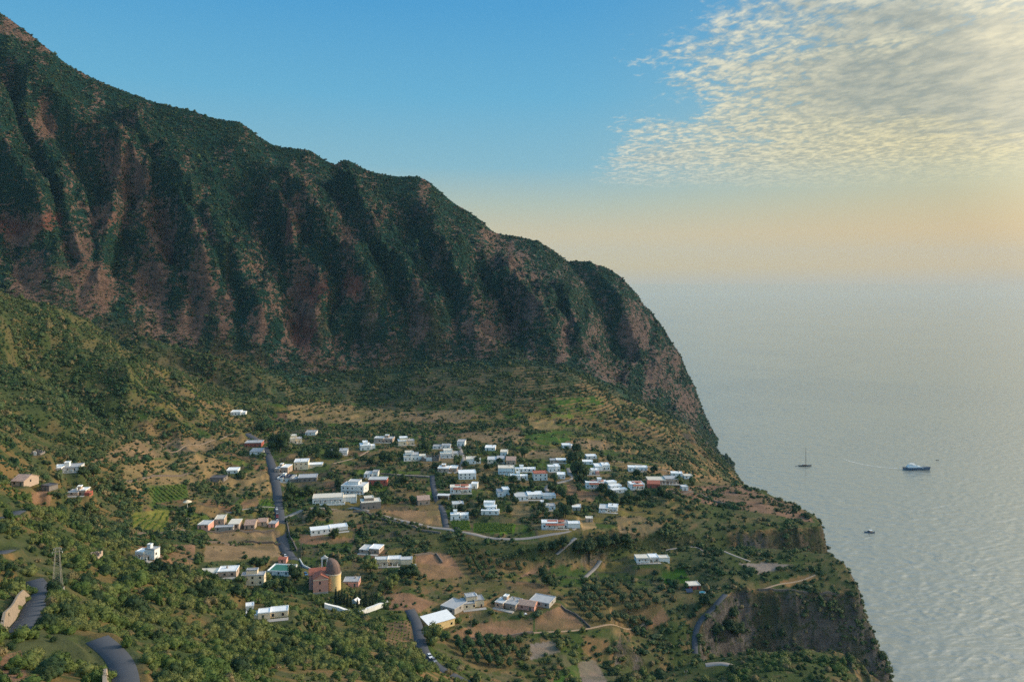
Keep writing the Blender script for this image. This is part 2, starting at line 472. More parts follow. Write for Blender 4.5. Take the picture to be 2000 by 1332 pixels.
# left hill
for row in ([(-420, 600, 540), (-200, 640, 590), (0, 650, 705)], [(-420, 700, 470), (-200, 740, 520), (0, 750, 606)],
            [(-420, 800, 400), (-200, 800, 470), (0, 800, 544), (100, 815, 560)],
            [(-420, 880, 330), (-200, 860, 400), (0, 850, 478), (100, 850, 554), (200, 858, 640), (350, 860, 725), (400, 860, 735)],
            [(-420, 950, 280), (-200, 930, 350), (0, 900, 431), (100, 900, 500), (200, 900, 560), (300, 900, 625), (450, 900, 680)],
            [(-200, 980, 300), (0, 950, 388), (100, 950, 468), (200, 950, 515), (300, 950, 573), (450, 950, 628)],
            [(-420, 1080, 230), (-200, 1030, 260), (0, 1012, 311), (100, 1000, 425), (200, 1000, 475), (300, 1000, 529), (450, 1000, 566)],
            [(-200, 1100, 215), (0, 1080, 268), (100, 1062, 338), (200, 1060, 388), (300, 1050, 464), (420, 1050, 520)],
            [(-420, 1200, 170), (-200, 1190, 180), (0, 1150, 225), (60, 1135, 240), (110, 1147, 232), (200, 1120, 304), (300, 1120, 352), (400, 1110, 432), (500, 1130, 452)],
            [(0, 1230, 175), (75, 1175, 214), (150, 1200, 205), (200, 1180, 245), (300, 1180, 285), (400, 1150, 352), (500, 1185, 396)],
            [(0, 1275, 150), (40, 1225, 188), (170, 1250, 172), (230, 1258, 168), (300, 1250, 212), (400, 1200, 295), (500, 1230, 330), (600, 1200, 402)],
            [(-420, 1332, 105), (-200, 1332, 112), (0, 1332, 125), (130, 1332, 130), (230, 1332, 134), (300, 1332, 150), (400, 1332, 165), (500, 1332, 190), (600, 1332, 215), (700, 1332, 235), (800, 1332, 262), (880, 1345, 318)],
            [(300, 1290, 178), (400, 1260, 235), (500, 1280, 262), (600, 1250, 312), (600, 1300, 250), (700, 1250, 368), (700, 1290, 290), (800, 1300, 308), (790, 1262, 378)]):
    for p in row:
        PTS.append(w_uvd(*p))
# village bench and the fields behind
for p in ((450, 850, 780), (450, 812, 846), (520, 870, 778), (520, 815, 880), (600, 830, 882), (600, 880, 745), (560, 950, 655), (560, 1000, 590), (545, 1060, 528), (580, 1105, 488), (600, 1000, 585), (600, 1060, 525),
          (630, 1160, 447), (700, 1160, 457), (700, 1080, 517), (700, 1000, 592), (700, 950, 655), (700, 880, 760), (700, 830, 890), (800, 1015, 580), (800, 950, 660), (800, 880, 766), (800, 820, 905),
          (900, 950, 660), (900, 880, 768), (900, 820, 907), (900, 1000, 603), (1000, 950, 662), (1000, 880, 775), (1000, 820, 920), (1000, 1010, 590), (1100, 1000, 598), (1100, 950, 668), (1100, 880, 790), (1100, 820, 950),
          (1200, 960, 662), (1200, 925, 722), (1200, 880, 830), (1200, 840, 950), (1300, 960, 660), (1300, 935, 705), (1300, 1000, 618), (1400, 1000, 640), (1400, 960, 700), (1500, 1000, 648), (1480, 975, 685), (1550, 1010, 650),
          (700, 1210, 419), (800, 1190, 436), (800, 1120, 489), (800, 1070, 528), (900, 1130, 497), (1000, 1110, 522), (900, 1200, 448), (900, 1280, 400), (1000, 1250, 430), (1000, 1332, 386), (1000, 1170, 476),
          (820, 1250, 395), (850, 1300, 368), (900, 1332, 352), (1190, 1180, 487), (1280, 1180, 490), (1200, 1230, 452), (1130, 1150, 506), (1100, 1200, 463), (1100, 1260, 430), (1100, 1332, 392),
          (1300, 1130, 526), (1266, 1088, 547), (1358, 1140, 519), (1400, 1100, 541), (1415, 1160, 503), (1200, 1130, 530), (1500, 1110, 540), (1600, 1110, 540)):
    PTS.append(w_uvd(*p))
# village rim over the little ravine, and the bank's foot
line_uvd([(740, 1012, 577), (800, 1030, 563), (870, 1045, 553), (950, 1060, 540), (1050, 1060, 541), (1110, 1047, 551), (1160, 1038, 560), (1230, 1030, 580), (1300, 1034, 586), (1400, 1038, 604), (1500, 1031, 612), (1560, 1030, 618), (1600, 1032, 624)], 8)
line_uvd([(740, 1050, 546), (800, 1066, 534), (870, 1086, 524), (950, 1100, 521), (1050, 1110, 527), (1110, 1106, 536), (1170, 1100, 552)], 8)
line_udz([(1215, 566, 84), (1250, 567, 80), (1300, 571, 77), (1400, 584, 70), (1500, 592, 58), (1580, 598, 38), (1620, 606, 18), (1640, 612, -2)], 8)
# middle headland: far edge, tip, front edge, foot of its face
line_uvd([(1240, 1084, 556), (1300, 1076, 560), (1400, 1070, 568), (1450, 1066, 571), (1500, 1067, 573), (1560, 1070, 572), (1620, 1076, 566), (1650, 1090, 552), (1662, 1108, 543), (1668, 1130, 531), (1676, 1158, 519)], 8)
line_uvd([(1432, 1152, 509), (1460, 1149, 512), (1500, 1156, 514), (1560, 1160, 514), (1640, 1163, 516), (1676, 1168, 516), (1700, 1212, 513), (1720, 1258, 511), (1735, 1300, 510), (1743, 1330, 511)], 8)
line_udz([(1425, 486, 40), (1460, 494, 40), (1500, 497, 38), (1560, 496, 32), (1640, 498, 26), (1700, 500, 12), (1735, 498, 0)], 8)
line_udz([(1418, 464, 34), (1460, 466, 24), (1500, 467, 12), (1560, 468, 2), (1640, 470, -4), (1700, 475, -6)], 8)
# near headland
line_uvd([(1290, 1318, 420), (1340, 1292, 432), (1400, 1276, 430), (1450, 1270, 430), (1500, 1266, 428), (1560, 1265, 426), (1610, 1268, 426), (1650, 1280, 426), (1690, 1297, 426), (1715, 1318, 428), (1728, 1340, 424)], 8)
line_udz([(1290, 440, 52), (1340, 446, 48), (1380, 452, 42)], 8)
for p in ((1400, 1332, 394), (1500, 1325, 386), (1600, 1325, 386), (1680, 1330, 392), (1300, 1345, 390)):
    PTS.append(w_uvd(*p))
for u, d, z in ((1250, 451, 62), (1250, 440, 54), (1200, 428, 64), (1150, 412, 70), (1740, 395, 50), (1680, 340, 66), (1500, 320, 86), (1300, 330, 84), (1100, 320, 90), (1000, 280, 110), (1700, 300, 62), (1760, 330, 30),
                (1358, 482, 62), (1357, 467, 55), (1392, 493, 71), (1325, 478, 66), (1300, 465, 58), (1330, 500, 74)):
    PTS.append(w_udz(u, d, z))
# crest of the outer bench, terraces dropping to the far cove
line_uvd([(1168, 893, 800), (1260, 905, 772), (1310, 918, 752), (1380, 934, 738), (1420, 938, 738), (1449, 943, 736), (1480, 957, 716), (1520, 970, 704), (1555, 985, 688), (1582, 1000, 668), (1600, 1014, 650), (1606, 1028, 632)], 8)
for p in ((1300, 858, 955), (1350, 842, 1040), (1300, 822, 1033), (1250, 803, 1062), (1380, 893, 1030), (1340, 898, 912), (1400, 915, 1010), (1420, 932, 985), (1370, 868, 1075)):
    PTS.append(w_uvd(*p))
# shore: where land meets the sea, then the sea bed
TOE = [(1404, 1382), (1404, 1292), (1421, 1214), (1435, 1135), (1452, 1082), (1472, 1000), (1496, 900), (1525, 820), (1565, 760), (1605, 716), (1636, 680), (1648, 645), (1644, 614), (1660, 600), (1688, 586), (1706, 562), (1734, 535), (1756, 511),
       (1742, 492), (1700, 478), (1660, 471), (1690, 458), (1744, 446), (1768, 424), (1790, 380), (1830, 300), (1900, 190)]
line_udz([(u, d, -1.5) for u, d in TOE], 8)
line_udz([(u + 40 + 3 * (d < 600) * 6, d * 1.0 + 6, -20) for u, d in TOE], 25)
for u in (1480, 1600, 1800, 2000):
    for d in (400, 600, 800, 1000, 1200, 1500, 1900, 2100):
        if not (u < 1560 and d < 1000) and not (u < 1800 and d < 800):
            PTS.append(w_udz(u, d, -25))
# ground close under the viewer (out of frame) and the far rim
for u in (-420, -200, 0, 200, 400, 600, 800, 1000, 1200):
    PTS.append(w_udz(u, 52, 228)); PTS.append(w_udz(u, 90, 222 - max(0, u) * 0.02))
for u, d, z in ((1400, 60, 190), (1600, 60, 150), (1950, 60, 80), (1400, 150, 140), (1600, 180, 110), (1800, 160, 55), (1000, 170, 170), (1200, 190, 140), (1000, 230, 135), (1950, 130, -10), (2050, 60, -10)):
    PTS.append(w_udz(u, d, z))
for u in range(-450, 1450, 100):
    PTS.append(w_udz(u, 2150, -25 if u > 1200 else max(-25, 260 - u * 0.25)))

U = np.arange(-400, 1901, 2.0)
D = np.concatenate([60 * 1.004 ** np.arange(0, int(math.log(950 / 60) / math.log(1.004))), np.arange(950, 1432, 1.4), np.arange(1445, 2000, 16.0)])
NU, ND = len(U), len(D)


def sample_tin():
    seen, pts = set(), []
    for p in PTS:
        k = (round(p[0] / 1.5), round(p[1] / 1.5))
        if k not in seen:
            seen.add(k); pts.append(p)
    v2, _e, f2, ov, _oe, _of = delaunay_2d_cdt([Vector(p[:2]) for p in pts], [], [], 0, 1e-3)
    vs = [Vector((v.x, v.y, pts[o[0]][2])) for v, o in zip(v2, ov)]
    tree = BVHTree.FromPolygons(vs, f2)
    cu, cd = np.arange(0, NU + 2, 3), np.arange(0, ND + 1, 2)
    cu = cu[cu < NU]; cd = cd[cd < ND]
    if cu[-1] != NU - 1: cu = np.append(cu, NU - 1)
    if cd[-1] != ND - 1: cd = np.append(cd, ND - 1)
    Z = np.full((len(cd), len(cu)), np.nan)
    dn = Vector((0, 0, -1))
    for i, r in enumerate(cd):
        y = D[r]
        for j, c in enumerate(cu):
            h = tree.ray_cast(Vector(((U[c] - 1000) / F * y, y, 3000)), dn)
            if h[0] is not None:
                Z[i, j] = h[0].z
    Z = np.where(np.isnan(Z), -25, Z)
    t = np.stack([np.interp(np.arange(NU), cu, row) for row in Z])
    out = np.empty((ND, NU))
    k = np.clip(np.searchsorted(cd, np.arange(ND), side='right') - 1, 0, len(cd) - 2)
    w = ((np.arange(ND) - cd[k]) / (cd[k + 1] - cd[k]))[:, None]
    return t[k] * (1 - w) + t[k + 1] * w


def blur(a, n):
    for _ in range(n):
        b = np.pad(a, 1, mode='edge')
        a = (b[:-2, 1:-1] + b[2:, 1:-1] + b[1:-1, :-2] + b[1:-1, 2:] + 2 * b[1:-1, 1:-1]) / 6
    return a


Z = sample_tin()
Zs = blur(Z, 3)
Zb = blur(Zs, 14)
wide = sstep(0.0, 1.0, ((D[:, None] > 1000) & (D[:, None] < 1330)).astype(float)) * (U[None, :] < 1180)
Z = Zs * (1 - 0.7 * wide) + Zb * 0.7 * wide
UU, DD = np.meshgrid(U, D)
XX = (UU - 1000) / F * DD
VV = V0 + (CAMH - Z) / DD * F                                      # photo row of every survey node
base_d = np.interp(U, BASE_U, BASE_D)[None, :] + 0 * DD
sky_v = np.interp(U, SKY_U, SKY_V)[None, :] + 0 * DD
sky_dd = skyd(U)[None, :] + 0 * DD

# spurs of the wall: crests running down to the right
SPURS = [([(70, 168), (140, 217), (217, 259), (259, 290), (297, 325), (336, 367), (371, 420), (392, 462), (406, 515), (410, 557), (427, 603), (430, 645)], 52, 1.0),
         ([(266, 315), (285, 400), (273, 470), (308, 540), (350, 568), (352, 625)], 34, 0.5),
         ([(241, 330), (228, 380), (215, 440), (190, 520), (180, 590)], 34, 0.5),
         ([(250, 190), (294, 266), (315, 297), (353, 340), (395, 395), (441, 484), (483, 533), (500, 575), (514, 617), (514, 690)], 48, 0.9),
         ([(465, 234), (514, 280), (539, 315), (574, 353), (602, 392), (630, 430), (651, 460), (672, 491), (700, 530), (720, 570), (729, 600), (756, 640), (770, 700)], 50, 1.0),
         ([(515, 300), (538, 350), (539, 385), (560, 420), (574, 462), (576, 505), (623, 540), (637, 560), (622, 610), (616, 690)], 34, 0.65),
         ([(602, 290), (621, 303), (654, 327), (681, 363), (702, 396), (729, 435), (747, 468), (762, 504), (792, 537), (810, 564), (828, 594), (846, 620), (852, 690)], 50, 1.0),
         ([(690, 440), (660, 500), (690, 560), (672, 640)], 36, 0.5),
         ([(800, 344), (816, 360), (837, 390), (849, 426), (861, 468), (885, 520), (915, 570), (930, 640), (940, 720)], 52, 0.8),
         ([(946, 433), (960, 470), (985, 510), (999, 555), (1030, 580), (1062, 600), (1074, 648), (1080, 720)], 50, 0.75),
         ([(1107, 510), (1110, 560), (1125, 620), (1140, 690), (1150, 760)], 50, 0.6),
         ([(-60, 120), (-10, 230), (20, 320), (70, 390), (85, 470), (110, 560)], 46, 0.8),
         ([(20, 60), (60, 230), (85, 290), (130, 380), (140, 450), (160, 520)], 40, 0.6),
         ([(-200, 60), (-160, 220), (-120, 330), (-80, 450)], 52, 0.9)]


def poly_dist(px, py, poly):
    best = np.full(px.shape, 1e9)
    for (ax, ay), (bx, by) in zip(poly, poly[1:]):
        dx, dy = bx - ax, by - ay
        t = np.clip(((px - ax) * dx + (py - ay) * dy) / (dx * dx + dy * dy), 0, 1)
        best = np.minimum(best, np.hypot(px - ax - t * dx, py - ay - t * dy))
    return best


r0 = int(np.searchsorted(D, 860))
sl_ = np.s_[r0:, :]
onwall = sstep(0, 90, DD[sl_] - base_d[sl_]) * sstep(22, 130, VV[sl_] - sky_v[sl_]) * (DD[sl_] < sky_dd[sl_] + 5) * (1 - sstep(1190, 1330, UU[sl_]))
ru, rv = np.meshgrid(np.arange(-420, 1420, 4.0), np.arange(-320, 960, 4.0))   # the spurs as surveyed from the viewpoint
wob = (fbm(ru / 60, rv / 60, 3, 3) - 0.5) * 30
craster = np.zeros_like(ru)
for poly, wd, amp in SPURS:
    tt = np.clip(1 - poly_dist(ru + wob, rv, poly) / (wd * (1.3 if amp >= 0.75 else 1.15)), 0, 1)
    craster = np.maximum(craster, amp * (0.3 * tt * tt * (3 - 2 * tt) + 0.7 * tt))
craster = craster * (0.6 + 0.8 * fbm(ru / 70, rv / 60, 3, 18))


def crest_at(u, v):
    a = np.clip((u + 420) / 4, 0, craster.shape[1] - 1.001); b = np.clip((v + 320) / 4, 0, craster.shape[0] - 1.001)
    i, j = a.astype(int), b.astype(int); fa, fb = a - i, b - j
    return (craster[j, i] * (1 - fa) + craster[j, i + 1] * fa) * (1 - fb) + (craster[j + 1, i] * (1 - fa) + craster[j + 1, i + 1] * fa) * fb


crest = crest_at(UU[sl_], VV[sl_])
for _ in range(26):                                                # a bulge also shifts where it is seen: settle the two
    dz_ = onwall * (crest - 0.30) * 108
    crest = 0.78 * crest + 0.22 * crest_at(UU[sl_], VV[sl_] - dz_ / DD[sl_] * F)
crest = blur(crest, 1)
fine = ridged((UU[sl_] - 0.55 * VV[sl_]) / 46, VV[sl_] / 120, 5, 5)     # runnels down the fall line
rough = fbm(XX[sl_] / 26, (DD[sl_] + Z[sl_]) / 26, 5, 9)
rough2 = ridged(XX[sl_] / 34, (DD[sl_] + Z[sl_] * 1.5) / 34, 4, 12)
Z[sl_] += onwall * ((crest - 0.30) * 108 + (fine - 0.55) * 15 + (rough - 0.5) * 30 + (rough2 - 0.55) * 34 + (fbm(XX[sl_] / 90, Z[sl_] / 70, 3, 15) - 0.5) * 40)
inner = sstep(1195, 1330, UU[sl_]) * sstep(0, 60, DD[sl_] - base_d[sl_]) * (DD[sl_] < sky_dd[sl_] - 4)
Z[sl_] += inner * ((rough - 0.5) * 12 + (ridged(UU[sl_] / 30 + VV[sl_] / 140, VV[sl_] / 160, 4, 8) - 0.55) * 18)
# jagged skyline stones
Z[sl_] += (fbm(XX[sl_] / 14, DD[sl_] / 14, 3, 21) - 0.5) * 5 * sstep(-60, 0, DD[sl_] - sky_dd[sl_]) * sstep(850, 1100, UU[sl_])

n1 = fbm(XX / 60, DD / 60, 5, 31) - 0.5
n2 = fbm(XX / 9, DD / 9, 3, 37) - 0.5
land = sstep(-2, 6, Z)
left_hill = sstep(700, 250, UU) * (DD < base_d)
Z += land * (n1 * (4 + 7 * left_hill) + n2 * 0.9) * (DD < base_d + 60)
# ribs and hollows on the near spur
Z += land * left_hill * sstep(560, 680, DD) * (ridged((XX + DD * 0.55) / 70, (DD - XX) / 190, 4, 44) - 0.55) * 24 * (1 - sstep(880, 940, DD))
# sea cliffs: ledges, chutes
gz, gx = np.gradient(Z)
steep = np.hypot(gz / np.gradient(D)[:, None], gx / (2 * DD / F))
cliffy = sstep(0.55, 1.1, blur(steep, 4)) * (DD < base_d) * (UU > 1150) * land
Z += cliffy * ((ridged(XX / 15, DD / 40 + Z / 30, 4, 51) - 0.55) * 10 + (fbm(XX / 5, DD / 5, 3, 53) - 0.5) * 2.2)
# field terraces on the valley floor
terr = sstep(2, 30, base_d - DD) * (1 - cliffy) * sstep(330, 520, UU) * sstep(480, 560, DD) * (1 - sstep(1330, 1430, UU)) * land
stepz = 2.6
q = Z / stepz + (fbm(XX / 140, DD / 140, 3, 61)) * 2.0
fr = q - np.floor(q)
RISER = terr * sstep(0.66, 0.8, fr)
Z += terr * 0.85 * (np.floor(q) + sstep(0.74, 0.98, fr) - q) * stepz


def col_z(u):
    k = np.clip((u - U[0]) / 2.0, 0, NU - 1.001); i = int(k); w = k - i
    return Z[:, i] * (1 - w) + Z[:, i + 1] * w


def hit(u, v, dmin=0):
    """first ground seen in this photo direction"""
    z = col_z(u); vc = V0 + (CAMH - z) / D * F
    ok = np.nonzero((vc[1:] <= v) & (vc[:-1] > v) & (D[1:] > dmin))[0]
    if not len(ok):
        k = int(np.argmin(np.abs(vc - v) + (D < max(dmin, 110)) * 1e5 + (D > 1200) * 1e5)); d = D[k]
    else:
        k = ok[0]; t = (vc[k] - v) / max(1e-6, vc[k] - vc[k + 1]); d = D[k] + t * (D[k + 1] - D[k])
    return (u - 1000) / F * d, float(d)


def ground(x, y):
    u = 1000 + F * np.asarray(x, float) / np.asarray(y, float)
    k = np.clip((u - U[0]) / 2.0, 0, NU - 1.001); i = k.astype(int); w = k - i
    r = np.clip(np.searchsorted(D, y, side='right') - 1, 0, ND - 2); t = (y - D[r]) / (D[r + 1] - D[r])
    return (Z[r, i] * (1 - w) + Z[r, i + 1] * w) * (1 - t) + (Z[r + 1, i] * (1 - w) + Z[r + 1, i + 1] * w) * t


CLEAR = np.zeros((ND, NU), np.float32)          # 1 where nothing may grow


def window(x, y, r):
    y0, y1 = max(61, y - r), y + r
    ra, rb = np.searchsorted(D, y0), np.searchsorted(D, y1) + 1
    us = [1000 + F * (x + sx * r) / yy for sx in (-1, 1) for yy in (y0, y1)]
    ca, cb = int(np.clip((min(us) - U[0]) / 2 - 1, 0, NU - 1)), int(np.clip((max(us) - U[0]) / 2 + 2, 1, NU))
    return np.s_[ra:rb, ca:cb]


def flatten_disc(x, y, z, r, soft, clear=0.0):
    s = window(x, y, r + soft + clear)
    d = np.hypot(XX[s] - x, DD[s] - y)
    w = 1 - sstep(r, r + soft, d)
    Z[s] = Z[s] * (1 - w) + z * w
    CLEAR[s] = np.maximum(CLEAR[s], d < r + clear)


def flatten_path(pts, half, soft, drop, clear):
    s = window(np.mean([p[0] for p in pts]), np.mean([p[1] for p in pts]), max(max(abs(p[0] - np.mean([q[0] for q in pts])), abs(p[1] - np.mean([q[1] for q in pts]))) for p in pts) + half + soft + 3)
    best = np.full(Z[s].shape, 1e9); zz = np.zeros(Z[s].shape)
    for a, b in zip(pts, pts[1:]):
        dx, dy = b[0] - a[0], b[1] - a[1]
        t = np.clip(((XX[s] - a[0]) * dx + (DD[s] - a[1]) * dy) / max(1e-9, dx * dx + dy * dy), 0, 1)
        d = np.hypot(XX[s] - a[0] - t * dx, DD[s] - a[1] - t * dy)
        m = d < best
        best = np.where(m, d, best); zz = np.where(m, a[2] + (b[2] - a[2]) * t, zz)
    w = 1 - sstep(half, half + soft, best)
    Z[s] = Z[s] * (1 - w) + (zz - drop) * w
    CLEAR[s] = np.maximum(CLEAR[s], best < half + clear)
# ------------------------------------------------------------------ roads: drawn on the ground, then the ground is levelled under them
ROADS = []


def resample(P, step):
    out = [P[0]]
    acc = 0.0
    for a, b in zip(P, P[1:]):
        L = math.hypot(b[0] - a[0], b[1] - a[1]); n = max(1, int(round(L / step)))
        for i in range(1, n + 1):
            t = i / n; out.append((a[0] + (b[0] - a[0]) * t, a[1] + (b[1] - a[1]) * t))
    return out


def smooth_xy(P, n):
    P = [tuple(p) for p in P]
    for _ in range(n):
        P = [P[0]] + [tuple((P[i - 1][k] + 2 * P[i][k] + P[i + 1][k]) / 4 for k in range(len(P[0]))) for i in range(1, len(P) - 1)] + [P[-1]]
    return P


def road(name, px, width, mat, label=None, drop=0.14, clear=-0.3, zs=10):
    P = smooth_xy(resample([hit(*p) for p in px], 2.0), 6)
    z = ground(np.array([p[0] for p in P]), np.array([p[1] for p in P]))
    Q = smooth_xy([(p[0], p[1], float(q)) for p, q in zip(P, z)], zs)
    flatten_path(Q, width / 2 + 0.9, 2.4, drop, clear)
    ROADS.append((name, Q, width, mat, label))
    return Q


MAIN = road('road', [(482, 846), (497, 858), (513, 864), (521, 885), (530, 907), (536, 932), (541, 957), (543, 982), (546, 1007), (548, 1032), (551, 1055), (558, 1075), (571, 1093), (588, 1110), (600, 1124)], 7.0, 'asphalt')
HAIR_UP = road('road', [(38, 1232), (50, 1220), (63, 1195), (77, 1167), (92, 1152), (84, 1140), (66, 1132)], 5.2, 'asphalt', zs=30)
HAIR_LOW = road('road', [(190, 1247), (208, 1253), (232, 1266), (246, 1298), (247, 1332), (246, 1345)], 4.6, 'asphalt', zs=30)
LOWER = road('road', [(800, 1190), (808, 1203), (815, 1220), (819, 1240), (822, 1260), (832, 1282), (848, 1299), (872, 1315), (905, 1331), (935, 1346)], 5.6, 'asphalt')
RAVINE = road('road', [(1417, 1160), (1404, 1178), (1386, 1195), (1368, 1208), (1357, 1226), (1355, 1250), (1358, 1277)], 3.4, 'asphalt')
RIM = road('road', [(552, 1012), (580, 1000), (630, 991), (690, 990), (712, 996), (746, 1007), (800, 1020), (850, 1031), (872, 1031), (905, 1040), (945, 1049), (990, 1053), (1043, 1049), (1085, 1043), (1116, 1037), (1126, 1028), (1124, 1016)], 4.2, 'lane')
road('road', [(872, 1030), (868, 1010), (864, 994), (851, 972), (846, 950), (844, 928)], 4.4, 'asphalt')
road('road', [(897, 872), (901, 884), (906, 898), (900, 914), (890, 922)], 4.0, 'lane')
road('road', [(1110, 914), (1116, 937), (1092, 942), (1070, 947), (1066, 960), (1074, 976)], 4.4, 'lane')
road('road', [(-40, 1019), (0, 1014), (20, 1006), (38, 997)], 6.0, 'asphalt')
road('road', [(-40, 1084), (0, 1080), (14, 1074)], 6.0, 'asphalt')
road('road', [(107, 957), (107, 968), (106, 981)], 6.0, 'asphalt')
road('path', [(844, 930), (800, 928), (770, 925)], 2.6, 'lane')
road('path', [(440, 1001), (468, 996), (500, 990), (538, 990)], 2.2, 'lane')
road('path', [(1124, 1050), (1108, 1066), (1086, 1082)], 3.0, 'lane')
road('path', [(1172, 1094), (1158, 1110), (1140, 1130)], 3.0, 'lane')
road('path', [(1042, 1235), (1108, 1232), (1150, 1227), (1215, 1228), (1262, 1214)], 1.6, 'dirt')
road('path', [(300, 872), (380, 868), (440, 852), (476, 846)], 2.4, 'dirt')
road('path', [(1168, 896), (1240, 905), (1310, 921)], 2.4, 'dirt')
road('path', [(1300, 1074), (1372, 1066), (1420, 1080), (1466, 1096)], 1.8, 'lane')
road('path', [(1490, 1150), (1530, 1138), (1570, 1133), (1592, 1122)], 1.5, 'dirt')
road('path', [(720, 880), (700, 892), (650, 905)], 2.4, 'dirt')
road('path', [(1378, 1298), (1420, 1292), (1430, 1300)], 4.0, 'lane')
